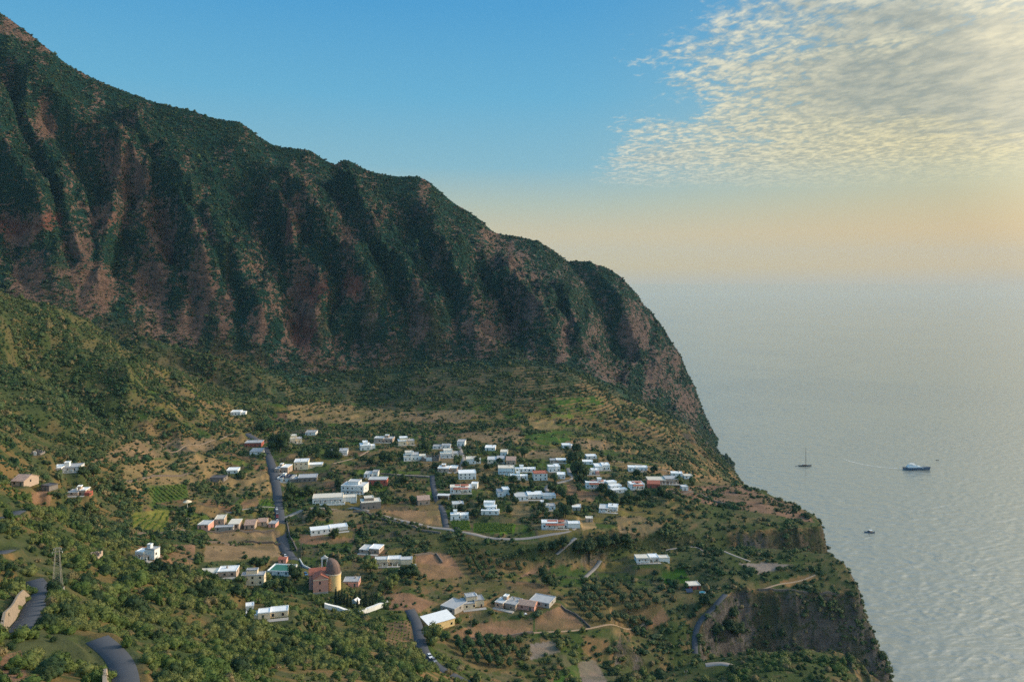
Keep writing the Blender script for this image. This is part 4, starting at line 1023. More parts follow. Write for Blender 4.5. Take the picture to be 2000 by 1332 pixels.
    far = sstep(880, 1150, UU)[..., None]
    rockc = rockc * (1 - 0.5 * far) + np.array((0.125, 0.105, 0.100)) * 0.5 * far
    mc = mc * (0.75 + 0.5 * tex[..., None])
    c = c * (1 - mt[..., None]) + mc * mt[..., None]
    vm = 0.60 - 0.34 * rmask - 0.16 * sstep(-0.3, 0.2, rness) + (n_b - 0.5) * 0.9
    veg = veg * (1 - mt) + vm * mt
    # bare steep earth and sea cliffs
    gz, gx = np.gradient(blur(Z, 1))
    sl = np.hypot(gz / np.gradient(D)[:, None], gx / (2 * DD / F))
    st = sstep(0.85, 1.5, sl) * (1 - mt) * sstep(1000, 1160, UU) * (1 - 0.75 * bank)
    strata = vnoise(Z / 2.2 + 3 * n_a, XX / 60, 97)
    cl = np.array((0.105, 0.095, 0.086)) * (0.6 + 0.8 * strata[..., None]) * (0.7 + 0.6 * n_b[..., None])
    warm = sstep(0.5, 0.62, n_a)[..., None]
    cl = cl * (1 - warm) + cl * np.array((1.2, 1.05, 0.92)) * warm
    c = c * (1 - st[..., None]) + cl * st[..., None]
    veg = veg * (1 - st) + st * (0.62 + 2.0 * (n_a - 0.46) + 1.2 * (n_b - 0.5))
    blot = st * sstep(0.50, 0.60, n_a * 0.6 + n_b * 0.4)
    blend(blot * 0.75, (0.038, 0.046, 0.024))
    earth = sstep(0.45, 0.8, sl) * (1 - st) * (1 - mt) * sstep(0.45, 0.55, n_b) * (1 - bank) * (0.7 - 0.45 * hill)
    blend(earth, (0.22, 0.145, 0.09))
    c *= (0.86 + 0.28 * fbm(XX / 2.2, DD / 2.2, 2, 99))[..., None]
    veg[Z < 1.5] = -1
    veg[CLEAR > 0.5] = -1
    return np.clip(c, 0.004, 1), veg, sl, np.clip(rockc, 0.004, 1), rness


COVER, VEG, SLOPE, ROCKC, RNESS = cover()


def ground_material(name, bump, scale):
    m, t, b = new_mat(name)
    at = t.n('ShaderNodeAttribute', attribute_name='cover')
    P = t.n('ShaderNodeNewGeometry').outputs['Position']
    n1, n2 = t.noise(P, scale, 5, 0.65), t.noise(P, scale * 0.13, 4, 0.6)
    base = at.outputs['Color']; h = n1; dist = 1.2
    k = t.m('ADD', 0.55, t.m('ADD', t.m('MULTIPLY', n1, 0.6), t.m('MULTIPLY', n2, 0.3)))
    if name == 'mountain':
        ra, rc = t.n('ShaderNodeAttribute', attribute_name='rockiness'), t.n('ShaderNodeAttribute', attribute_name='rock')
        mp = t.n('ShaderNodeMapping'); mp.inputs['Rotation'].default_value = (R(12), R(-16), 0); mp.inputs['Scale'].default_value = (1, 1, 1.7); t.l(P, mp.inputs[0])
        a, c_ = t.noise(mp.outputs[0], 0.10, 5, 0.62, 0.6), t.noise(mp.outputs[0], 0.34, 4, 0.65, 0.4)
        f = t.m('ADD', ra.outputs['Fac'], t.m('ADD', t.m('MULTIPLY', t.m('SUBTRACT', a, 0.5), 3.4), t.m('MULTIPLY', t.m('SUBTRACT', c_, 0.5), 2.2)))
        f = t.mr(f, 0.0, 0.22)
        lg = t.n('ShaderNodeMapping'); lg.inputs['Rotation'].default_value = (R(10), R(-14), 0); lg.inputs['Scale'].default_value = (0.02, 0.02, 0.16); t.l(P, lg.inputs[0])
        ledge = t.noise(lg.outputs[0], 1.0, 5, 0.7, 0.8)
        kr = t.m('MAXIMUM', 0.18, t.m('ADD', -0.75, t.m('ADD', t.m('MULTIPLY', c_, 1.3), t.m('ADD', t.m('MULTIPLY', a, 0.9), t.m('MULTIPLY', ledge, 1.3)))))
        v2 = t.n('ShaderNodeVectorMath', operation='SCALE'); t.l(rc.outputs['Color'], v2.inputs[0]); t.l(kr, v2.inputs[3])
        base = t.mix(f, base, v2.outputs[0])
        h = t.m('ADD', t.m('MULTIPLY', a, 2.6), t.m('ADD', t.m('MULTIPLY', ledge, 2.0), t.m('MULTIPLY', c_, 1.0))); dist = 4.5
    elif name == 'cliff':
        mp = t.n('ShaderNodeMapping'); mp.inputs['Rotation'].default_value = (R(5), R(4), 0); mp.inputs['Scale'].default_value = (0.10, 0.10, 0.75); t.l(P, mp.inputs[0])
        a, c_ = t.noise(mp.outputs[0], 1.0, 5, 0.65, 0.5), t.noise(P, 0.16, 5, 0.68, 0.5)
        k = t.m('ADD', 0.30, t.m('ADD', t.m('MULTIPLY', a, 0.75), t.m('MULTIPLY', c_, 0.55)))
        g = t.mr(t.m('ADD', t.m('MULTIPLY', c_, 0.7), t.m('MULTIPLY', n1, 0.3)), 0.50, 0.58)
        base = t.mix(t.m('MULTIPLY', g, 0.85), base, (0.040, 0.050, 0.024))
        h = t.m('ADD', t.m('MULTIPLY', a, 1.0), t.m('MULTIPLY', c_, 2.0)); dist = 2.4
    v = t.n('ShaderNodeVectorMath', operation='SCALE'); t.l(base, v.inputs[0]); t.l(k, v.inputs[3])
    hs = t.n('ShaderNodeHueSaturation'); hs.inputs['Saturation'].default_value = 1.22; hs.inputs['Value'].default_value = 0.97
    t.l(v.outputs[0], hs.inputs['Color']); t.l(hs.outputs[0], b.inputs['Base Color'])
    b.inputs['Roughness'].default_value = 0.95; b.inputs['Specular IOR Level'].default_value = 0.1
    bp = t.n('ShaderNodeBump'); bp.inputs['Strength'].default_value = bump; bp.inputs['Distance'].default_value = dist
    t.l(h, bp.inputs['Height']); t.l(bp.outputs[0], b.inputs['Normal'])
    return m


def make_sheet():
    co = np.stack([XX, DD, Z], -1).reshape(-1, 3)
    idx = np.arange(NU * ND).reshape(ND, NU)
    fc = np.stack([idx[:-1, :-1], idx[:-1, 1:], idx[1:, 1:], idx[1:, :-1]], -1).reshape(-1, 4)
    zf = Z.ravel()[fc].max(1)
    mid = lambda a: (a[:-1, :-1] + a[1:, 1:]).ravel() / 2
    keep = zf > -4
    mount = mid(DD) > mid(base_d)
    cl = (mid(blur(SLOPE, 2)) > 0.85) & ~mount & (mid(UU) > 1150)
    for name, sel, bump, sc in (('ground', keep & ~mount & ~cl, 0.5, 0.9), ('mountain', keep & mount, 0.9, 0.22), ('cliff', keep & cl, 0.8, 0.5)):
        f = fc[sel]; used, inv = np.unique(f, return_inverse=True)
        me = np_mesh(name, co[used], inv.reshape(-1, 4), ground_material(name, bump, sc), True)
        a = me.attributes.new('cover', 'FLOAT_COLOR', 'POINT')
        rgba = np.ones((len(used), 4), np.float32); rgba[:, :3] = COVER.reshape(-1, 3)[used]
        a.data.foreach_set('color', rgba.ravel())
        if name == 'mountain':
            a = me.attributes.new('rock', 'FLOAT_COLOR', 'POINT'); rgba[:, :3] = ROCKC.reshape(-1, 3)[used]; a.data.foreach_set('color', rgba.ravel())
            a = me.attributes.new('rockiness', 'FLOAT', 'POINT'); a.data.foreach_set('value', RNESS.ravel()[used].astype(np.float32))
        o = link(bpy.data.objects.new(name, me)); tag(o, kind='structure')
make_sheet()


def asphalt(name, c, var):
    m, t, b = new_mat(name)
    P = t.n('ShaderNodeNewGeometry').outputs['Position']
    n1, n2 = t.noise(P, 0.35, 5, 0.65), t.noise(P, 3.0, 3, 0.6)
    k = t.m('ADD', 1 - var, t.m('ADD', t.m('MULTIPLY', n1, var * 1.6), t.m('MULTIPLY', n2, var * 0.5)))
    v = t.n('ShaderNodeVectorMath', operation='SCALE'); v.inputs[0].default_value = c; t.l(k, v.inputs[3])
    t.l(v.outputs[0], b.inputs['Base Color']); b.inputs['Roughness'].default_value = 0.85
    MAT[name] = m
asphalt('asphalt', (0.050, 0.056, 0.068), 0.35); asphalt('lane', (0.23, 0.205, 0.185), 0.4); asphalt('dirt', (0.30, 0.205, 0.125), 0.4)
asphalt('kerb', (0.33, 0.31, 0.28), 0.4)

for name, Q, width, mat, label in ROADS:
    mb = MB(); rings = []
    for i, p in enumerate(Q):
        a, b = Q[max(0, i - 1)], Q[min(len(Q) - 1, i + 1)]
        t = Vector((b[0] - a[0], b[1] - a[1], 0)).normalized(); nrm = Vector((t.y, -t.x, 0))
        hw = width / 2 * (1 + 0.10 * (vnoise(np.array(p[0] / 9), np.array(p[1] / 9), 5) - 0.5))
        pv = Vector(p)
        rings.append([pv - nrm * (hw + 0.25) - Vector((0, 0, 0.5)), pv - nrm * hw, pv + Vector((0, 0, 0.05)), pv + nrm * hw, pv + nrm * (hw + 0.25) - Vector((0, 0, 0.5))])
    mb.loft(rings, closed=False, caps=False)
    tag(mb.build(name, MAT[mat], smooth=True), kind='structure')


# ------------------------------------------------------------------ sea
def build_sea():
    m, t, b = new_mat('sea')
    P = t.n('ShaderNodeNewGeometry').outputs['Position']
    mp = t.n('ShaderNodeMapping'); mp.inputs['Rotation'].default_value = (0, 0, R(24)); mp.inputs['Scale'].default_value = (0.04, 0.11, 0.1); t.l(P, mp.inputs[0])
    mp2 = t.n('ShaderNodeMapping'); mp2.inputs['Rotation'].default_value = (0, 0, R(8)); mp2.inputs['Scale'].default_value = (0.13, 0.42, 0.3); t.l(P, mp2.inputs[0])
    w1 = t.noise(mp.outputs[0], 1.0, 3, 0.55, 0.6); w2 = t.noise(mp2.outputs[0], 1.0, 3, 0.6)
    slick = t.mr(t.noise(P, 0.0016, 4, 0.6, 1.2), 0.42, 0.62)
    h = t.m('ADD', t.m('MULTIPLY', w1, 1.0), t.m('MULTIPLY', w2, 0.22))
    bp = t.n('ShaderNodeBump'); bp.inputs['Distance'].default_value = 1.6
    t.l(t.m('ADD', 0.60, t.m('MULTIPLY', slick, 0.38)), bp.inputs['Strength']); t.l(h, bp.inputs['Height']); t.l(bp.outputs[0], b.inputs['Normal'])
    b.inputs['Base Color'].default_value = (0.225, 0.24, 0.208, 1)
    b.inputs['Roughness'].default_value = 0.13; b.inputs['IOR'].default_value = 2.0
    # swell modelled where it can be told apart, flat water out to the horizon
    us = np.arange(1180, 2700, 2.4); ds = 330 * 1.0026 ** np.arange(0, 860)
    A, B = np.meshgrid(us, ds); X = (A - 1000) / F * B
    an = R(24); p_, q_ = X * math.cos(an) + B * math.sin(an), -X * math.sin(an) + B * math.cos(an)
    wx = p_ + 9 * (vnoise(X / 60, B / 60, 211) - .5); wy = q_ + 7 * (vnoise(X / 45, B / 45, 212) - .5)
    h1 = 1 - np.abs(2 * vnoise(wx / 12.5, wy / 5.6, 213) - 1); h2 = vnoise(wx / 8 + 31, wy / 4.2, 214); h3 = vnoise(X / 3.3, B / 2.1, 215)
    lull = 0.55 + 0.75 * fbm(X / 260, B / 190, 3, 216)
    h_ = (0.52 * (h1 - .55) + 0.40 * (h2 - .5) + 0.18 * (h3 - .5)) * lull
    fade = np.minimum(1, np.minimum((A - 1180) / 60, (2700 - A) / 100)) * np.clip((ds[-1] - B) / 900, 0, 1)
    co = np.stack([X, B, h_ * fade], -1).reshape(-1, 3); idx = np.arange(A.size).reshape(A.shape)
    fc = np.stack([idx[:-1, :-1], idx[:-1, 1:], idx[1:, 1:], idx[1:, :-1]], -1).reshape(-1, 4)
    S = 150000
    flat = np.array([(-S, -2000, -.9), (S, -2000, -.9), (S, S, -.9), (-S, S, -.9)], float)
    fl = np.arange(4)[None, :] + len(co)
    me = np_mesh('sea', np.concatenate([co, flat]), np.concatenate([fc, fl]), m, True)
    o = link(bpy.data.objects.new('sea', me)); tag(o, kind='structure')
build_sea()

# ------------------------------------------------------------------ the evening haze
def build_haze():
    m = bpy.data.materials.new('haze'); m.use_nodes = True
    t = NT(m.node_tree); m.node_tree.nodes.remove(m.node_tree.nodes['Principled BSDF'])
    out = [n for n in m.node_tree.nodes if n.type == 'OUTPUT_MATERIAL'][0]
    pv = t.n('ShaderNodeVolumePrincipled')
    pv.inputs['Color'].default_value = (0.38, 0.70, 1.0, 1); pv.inputs['Density'].default_value = HAZE_DENSITY; pv.inputs['Anisotropy'].default_value = 0.0
    t.l(pv.outputs[0], out.inputs['Volume'])
    mb = MB(); mb.box(-16000, 16000, -1500, 17000, -30, 1010)
    tag(mb.build('haze', m), kind='stuff')
HAZE_DENSITY = 0.000023
build_haze()
# ------------------------------------------------------------------ plants
def lump(r, seed, sub=2, amp=0.25):
    import bmesh
    bm = bmesh.new(); bmesh.ops.create_icosphere(bm, subdivisions=sub, radius=1)
    g = np.random.default_rng(seed); off = g.uniform(0, 50, 3)
    co = np.array([v.co[:] for v in bm.verts]); fs = np.array([[v.index for v in f.verts] for f in bm.faces])
    bm.free()
    k = 1 + amp * (vnoise(co[:, 0] * 1.7 + off[0] + co[:, 2], co[:, 1] * 1.7 + off[1] - co[:, 2], seed) - 0.5) * 2
    return co * k[:, None] * np.array(r), fs


def leaf_mesh(name, lobes, n, size, mat, seed, core=0.80, sub=1):
    """leaf-sized triangles spread through the outer shell of several lobes, round a rough core"""
    g = np.random.default_rng(seed)
    V, Fc, b = [], [], 0
    w = np.array([l[3] * l[4] for l in lobes]); w = w / w.sum()
    for l in lobes:
        co, fs = lump((l[3] * core, l[3] * core, l[4] * core), seed + b, sub, 0.3)
        V.append(co + np.array(l[:3])); Fc.append(fs + b); b += len(co)
    which = g.choice(len(lobes), n, p=w)
    L = np.array(lobes)[which]
    d = g.normal(size=(n, 3)); d[:, 2] = np.abs(d[:, 2]) * 1.0 + d[:, 2] * 0.35; d /= np.linalg.norm(d, axis=1)[:, None]
    rad = g.uniform(0.78, 1.10, n)[:, None]
    c = L[:, :3] + d * rad * np.stack([L[:, 3], L[:, 3], L[:, 4]], -1)
    nrm = d + g.normal(size=(n, 3)) * 0.55; nrm /= np.linalg.norm(nrm, axis=1)[:, None]
    a = np.cross(nrm, g.normal(size=(n, 3))); a /= np.linalg.norm(a, axis=1)[:, None]
    e = np.cross(nrm, a)
    s = size * g.uniform(0.6, 1.35, n)[:, None]
    tri = np.stack([c - a * s, c + a * s * 0.8 + e * s * 0.5, c + e * s * 1.15 - a * 0.2 * s], 1).reshape(-1, 3)
    V.append(tri); Fc.append(np.arange(n * 3).reshape(-1, 3) + b)
    me = np_mesh(name, np.concatenate(V), np.concatenate(Fc), MAT[mat])
    sm = np.zeros(len(me.polygons), bool); sm[:sum(len(f) for f in Fc[:-1])] = True
    me.polygons.foreach_set('use_smooth', sm)
    return me


def bush_lobes(seed, k=5, flat=0.62):
    g = np.random.default_rng(seed); out = []
    for i in range(k):
        a = 2 * math.pi * i / k + g.uniform(-.5, .5); r = g.uniform(0.25, 0.62) if i else 0.05
        s = g.uniform(0.34, 0.56) if i else 0.62
        out.append((r * math.cos(a), r * math.sin(a), g.uniform(0.22, 0.45) * flat / 0.62 + (0.12 if not i else 0), s, s * g.uniform(0.75, 1.0) * flat / 0.62))
    return out


def crown_lobes(seed, k=8, rx=1.0, h0=0.45, h1=1.0):
    g = np.random.default_rng(seed); out = []
    for i in range(k):
        a = 2 * math.pi * i / k * 1.7 + g.uniform(-.4, .4); r = g.uniform(0.15, 0.55) * rx
        out.append((r * math.cos(a), r * math.sin(a), h0 + (h1 - h0) * g.uniform(0.22, 0.78), g.uniform(0.30, 0.46) * rx, g.uniform(0.24, 0.36) * (h1 - h0) * 1.25))
    return out


def protos(tagname, mats, n_leaf, size, k, flat=0.62, nvar=3, sub=1, seed=0):
    c = bpy.data.collections.new(tagname)
    for mi, m in enumerate(mats):
        for j in range(nvar):
            me = leaf_mesh(tagname, bush_lobes(seed + 10 * mi + j, k, flat), n_leaf, size, m, seed + 100 * mi + j, sub=sub)
            c.objects.link(bpy.data.objects.new(f'{tagname}_{mi}{j}', me))
    return c


P_NEAR = protos('near_scrub', ['leaf_maquis', 'leaf_maquis', 'leaf_dark', 'leaf_dry'], 330, 0.105, 6, seed=1)
P_VALLEY = protos('valley_scrub', ['leaf_valley', 'leaf_valley', 'leaf_olive', 'leaf_dark', 'leaf_dry'], 110, 0.16, 5, seed=21, nvar=3)
P_MOUNT = protos('mountain_scrub', ['leaf_mountain', 'leaf_mountain', 'leaf_valley'], 46, 0.24, 4, flat=0.5, seed=41, nvar=3)


def scatter(name, pos, scale, proto, kinds, seed):
    """many plants as one countless mass"""
    g = np.random.default_rng(seed); n = len(pos)
    me = bpy.data.meshes.new(name); me.vertices.add(n); me.vertices.foreach_set('co', pos.astype(np.float32).ravel())
    s3 = scale[:, None] * np.stack([g.uniform(.78, 1.25, n), g.uniform(.78, 1.25, n), g.gamma(14, 1 / 14, n)], -1)
    a = me.attributes.new('sc', 'FLOAT_VECTOR', 'POINT'); a.data.foreach_set('vector', s3.astype(np.float32).ravel())
    for nm, typ, dat in ( ('rz', 'FLOAT', g.uniform(0, 6.28, n).astype(np.float32)), ('pick', 'INT', kinds.astype(np.int32))):
        a = me.attributes.new(nm, typ, 'POINT'); a.data.foreach_set('value', dat)
    o = link(bpy.data.objects.new(name, me)); tag(o, kind='stuff')
    ng = bpy.data.node_groups.new(name, 'GeometryNodeTree')
    ng.interface.new_socket('Geometry', in_out='INPUT', socket_type='NodeSocketGeometry'); ng.interface.new_socket('Geometry', in_out='OUTPUT', socket_type='NodeSocketGeometry')
    t = NT(ng); gi, go = t.n('NodeGroupInput'), t.n('NodeGroupOutput')
    iop = t.n('GeometryNodeInstanceOnPoints'); ci = t.n('GeometryNodeCollectionInfo'); ci.inputs[0].default_value = proto
    ci.inputs['Separate Children'].default_value = True; ci.inputs['Reset Children'].default_value = True
    def attr(nm, typ):
        a = t.n('GeometryNodeInputNamedAttribute', data_type=typ); a.inputs[0].default_value = nm
        return a.outputs[0]
    t.l(gi.outputs[0], iop.inputs['Points']); t.l(ci.outputs[0], iop.inputs['Instance'])
    iop.inputs['Pick Instance'].default_value = True; t.l(attr('pick', 'INT'), iop.inputs['Instance Index'])
    cx = t.n('ShaderNodeCombineXYZ'); t.l(attr('rz', 'FLOAT'), cx.inputs[2])
    e2r = t.n('FunctionNodeEulerToRotation'); t.l(cx.outputs[0], e2r.inputs[0]); t.l(e2r.outputs[0], iop.inputs['Rotation'])
    t.l(attr('sc', 'FLOAT_VECTOR'), iop.inputs['Scale']); t.l(iop.outputs[0], go.inputs[0])
    md = o.modifiers.new('scatter', 'NODES'); md.node_group = ng
    return o


CELL = (2 * DD / F) * np.gradient(D)[:, None]
VIS = (UU > -140) & (UU < 1800)


def sample_cells(weight, n, seed):
    g = np.random.default_rng(seed)
    p = (weight / weight.sum()).ravel()
    idx = g.choice(p.size, n, p=p)
    r, c = np.divmod(idx, NU)
    d = D[r] + g.uniform(-.5, .5, n) * np.gradient(D)[r]; d = np.clip(d, D[0] + 1, D[-1] - 1)
    u = np.clip(U[c] + g.uniform(-1, 1, n), U[0] + 1, U[-1] - 3)
    x = (u - 1000) / F * d
    return np.stack([x, d, ground(x, d)], -1), r, c


def kinds_by(n, groups, g, dry=0.05, dryidx=None, nvar=3, patch=None):
    k = g.integers(0, groups, n)
    return k * nvar + g.integers(0, nvar, n)


g_ = np.random.default_rng(5)
dens = np.clip(VEG, 0, 1) ** 1.2 * VIS
clump = sstep(0.36, 0.62, fbm(XX / 13, DD / 13, 3, 111))
near_zone = sstep(470, 380, DD) * (DD < base_d)
n_near = CELL * dens * near_zone * (0.35 + clump)
NEAR_POS, rr, cc = sample_cells(n_near, 10500, 201)
NEAR_SC = 0.74 * (g_.gamma(4, 0.38, len(NEAR_POS)) + 0.35) * (0.75 + 0.55 * clump[rr, cc]) * np.interp(NEAR_POS[:, 1], [120, 200, 400], [0.85, 1.0, 1.05])
valley = (1 - near_zone) * (DD < base_d) * (DD < 1120)
n_val = CELL * np.hypot(1, np.minimum(SLOPE, 2.5)) * dens * valley * (0.3 + clump) * (1 + 0.8 * sstep(420, 200, UU) + 0.9 * sstep(560, 640, DD) * sstep(480, 380, UU))
VAL_POS, rv, cvv = sample_cells(n_val, 62000, 203)
VAL_SC = (g_.gamma(3.2, 0.30, len(VAL_POS)) + 0.28) * (0.75 + 0.5 * clump[rv, cvv])
mtn = (DD > base_d - 15) * (DD < sky_dd + 4)
steepw = np.hypot(1, SLOPE)
n_mt = CELL * steepw * np.clip(VEG, 0, 1) * mtn * VIS
MT_POS, rm, cm = sample_cells(n_mt, 60000, 205)
MT_SC = g_.gamma(2.4, 0.40, len(MT_POS)) + 0.45

kn = np.where(g_.random(len(NEAR_POS)) < 0.06, 9 + g_.integers(0, 3, len(NEAR_POS)), np.where(g_.random(len(NEAR_POS)) < 0.16, 6, 0) + g_.integers(0, 3, len(NEAR_POS)) + 0)
kv = np.select([g_.random(len(VAL_POS)) < 0.10, g_.random(len(VAL_POS)) < 0.24, g_.random(len(VAL_POS)) < 0.28], [12, 9, 6], 0) + g_.integers(0, 3, len(VAL_POS))
km = np.where(g_.random(len(MT_POS)) < 0.15, 6, 0) + g_.integers(0, 3, len(MT_POS))

# the shrubs that show largest stand as plants of their own
size_px = NEAR_SC * 2 * F / NEAR_POS[:, 1]
vpx = V0 + (CAMH - NEAR_POS[:, 2]) / NEAR_POS[:, 1] * F; upx = 1000 + F * NEAR_POS[:, 0] / NEAR_POS[:, 1]
infr = (upx > 0) & (upx < 1990) & (vpx < 1335) & (vpx > 600)
order = np.argsort(-np.where(infr, size_px, 0))
own = order[:290]
rest = np.setdiff1d(np.arange(len(NEAR_POS)), own)
shrub_me = [leaf_mesh('shrub', bush_lobes(300 + j, 7), 620, 0.082, m, 300 + j, sub=2) for j, m in enumerate(['leaf_maquis', 'leaf_maquis', 'leaf_maquis', 'leaf_maquis', 'leaf_dark', 'leaf_maquis'])]
for i in own:
    o = bpy.data.objects.new('shrub', shrub_me[int(g_.integers(0, 6))]); link(o)
    o.location = NEAR_POS[i] - np.array((0, 0, 0.1)); o.rotation_euler = (0, 0, float(g_.uniform(0, 6.28)))
    s = float(NEAR_SC[i]); o.scale = (s, s, s * float(g_.uniform(0.85, 1.25)))
    u_, v_ = upx[i], vpx[i]
    if u_ < 190 and v_ > 1180: lb = 'rounded olive green shrub on the bank left of the lower road bend'
    elif v_ > 1240: lb = 'rounded olive green shrub in the thick maquis along the bottom edge of the photo'
    elif u_ < 330: lb = 'rounded olive green shrub on the upper left slope beside the lattice pylon'
    else: lb = 'rounded olive green shrub on the hillside below the church and cemetery'
    tag(o, lb, 'shrub', 'shrubs covering the near hillside')
scatter('scrub', NEAR_POS[rest], NEAR_SC[rest], P_NEAR, kn[rest], 1)
scatter('valley_scrub', VAL_POS, VAL_SC, P_VALLEY, kv, 2)
scatter('mountain_scrub', MT_POS, MT_SC, P_MOUNT, km, 3)
# ------------------------------------------------------------------ houses
def slab_house(root, mb_w, x0, x1, y0, y1, h, wall, roof, z0=0.0, parapet=True, shed_slope=0.0):
    """one block: walls go in mb_w, the roof is a part of its own"""
    if shed_slope:
        hb = h + shed_slope
        mb_w.add([(x0, y0, -1.6), (x1, y0, -1.6), (x1, y1, -1.6), (x0, y1, -1.6), (x0, y0, h), (x1, y0, h), (x1, y1, hb), (x0, y1, hb)],
                 [(3, 2, 1, 0), (4, 5, 6, 7), (0, 1, 5, 4), (1, 2, 6, 5), (2, 3, 7, 6), (3, 0, 4, 7)])
        r = MB(); o = 0.35
        k = shed_slope / (y1 - y0)
        a = [(x0 - o, y0 - o, h - k * o + 0.02), (x1 + o, y0 - o, h - k * o + 0.02), (x1 + o, y1 + o, hb + k * o + 0.02), (x0 - o, y1 + o, hb + k * o + 0.02)]
        r.add(a + [(p[0], p[1], p[2] + 0.16) for p in a], [(3, 2, 1, 0), (4, 5, 6, 7), (0, 1, 5, 4), (1, 2, 6, 5), (2, 3, 7, 6), (3, 0, 4, 7)])
        r.build('roof', MAT[roof], root)
        return
    mb_w.box(x0, x1, y0, y1, -1.6 if z0 == 0 else z0, h)
    r = MB()
    r.box(x0 - 0.12, x1 + 0.12, y0 - 0.12, y1 + 0.12, h + 0.003, h + 0.22)
    if parapet:                                                      # low rim round the flat roof
        t, e = 0.22, h + 0.22
        for q in ((x0 - .1, x1 + .1, y0 - .1, y0 + t), (x0 - .1, x1 + .1, y1 - t, y1 + .1), (x0 - .1, x0 + t, y0 + t, y1 - t), (x1 - t, x1 + .1, y0 + t, y1 - t)):
            r.box(*q, e, e + 0.28)
    r.build('roof', MAT[roof], root)


def gable_roof(root, x0, x1, y0, y1, h, rise, mat, wall_mb=None, along='x'):
    r = MB(); o = 0.3
    if along == 'x':
        ym = (y0 + y1) / 2
        P = [(x0 - o, y0 - o, h), (x1 + o, y0 - o, h), (x1 + o, ym, h + rise), (x0 - o, ym, h + rise), (x0 - o, y1 + o, h), (x1 + o, y1 + o, h)]
        if wall_mb is not None:
            for x in (x0, x1):
                wall_mb.add([(x, y0, h - .02), (x, y1, h - .02), (x, ym, h + rise * 0.96)], [(0, 1, 2)])
    else:
        xm = (x0 + x1) / 2
        P = [(x0 - o, y0 - o, h), (x0 - o, y1 + o, h), (xm, y1 + o, h + rise), (xm, y0 - o, h + rise), (x1 + o, y0 - o, h), (x1 + o, y1 + o, h)]
        if wall_mb is not None:
            for y in (y0, y1):
                wall_mb.add([(x0, y, h - .02), (x1, y, h - .02), (xm, y, h + rise * 0.96)], [(0, 1, 2)])
    up = [(p[0], p[1], p[2] + 0.16) for p in P]
    f = [(0, 1, 2, 3), (3, 2, 5, 4)]
    r.add(P + up, [tuple(reversed(q)) for q in f] + [tuple(i + 6 for i in q) for q in f] + [(0, 1, 7, 6), (1, 2, 8, 7), (2, 5, 11, 8), (5, 4, 10, 11), (4, 3, 9, 10), (3, 0, 6, 9)])
    return r.build('roof', MAT[mat], root)


def openings(root, W, h, y, storeys, g, door=True, x_off=0.0):
    """windows and a door on the front wall"""
    n = max(1, int(W / 3.6))
    xs = [x_off - W / 2 + W * (i + 0.5) / n for i in range(n)]
    dk = int(g.integers(0, n)) if door else -1
    for s in range(storeys):
        zb = s * h / storeys
        for i, x in enumerate(xs):
            if s == 0 and i == dk:
                MB().box(x - .5, x + .5, y - .05, y + .05, 0.02, min(2.1, h * .8)).build('door', MAT['shutter'] if g.random() < .6 else MAT['wood_dark'], root)
            elif n < 3 or g.random() < 0.88:
                ww, z1 = 0.55, min(zb + 2.2, zb + h / storeys - 0.35)
                MB().box(x - ww, x + ww, y - .04, y + .05, z1 - 1.25, z1).build('window', MAT['glass_dark'], root)


def porch(root, W, y, h, mat, g, roofmat='wood_grey'):
    dep = 2.6; n = max(2, int(W / 3.0)); hh = min(2.6, h - 0.25)
    for i in range(n + 1):
        x = -W / 2 + 0.3 + (W - 0.6) * i / n
        MB().bar((x, y - dep, -1.2), (x, y - dep, hh), 0.22, 8, 0.18).build('porch_column', MAT[mat], root)
    b = MB()
    b.box(-W / 2, W / 2, y - dep - 0.12, y - dep + 0.12, hh, hh + 0.16)
    k = int(W / 0.8)
    for i in range(k + 1):
        x = -W / 2 + 0.06 + (W - .12) * i / max(1, k)
        b.box(x - .05, x + .05, y - dep - 0.4, y - 0.02, hh + 0.163, hh + 0.28)
    b.build('pergola', MAT[roofmat], root)


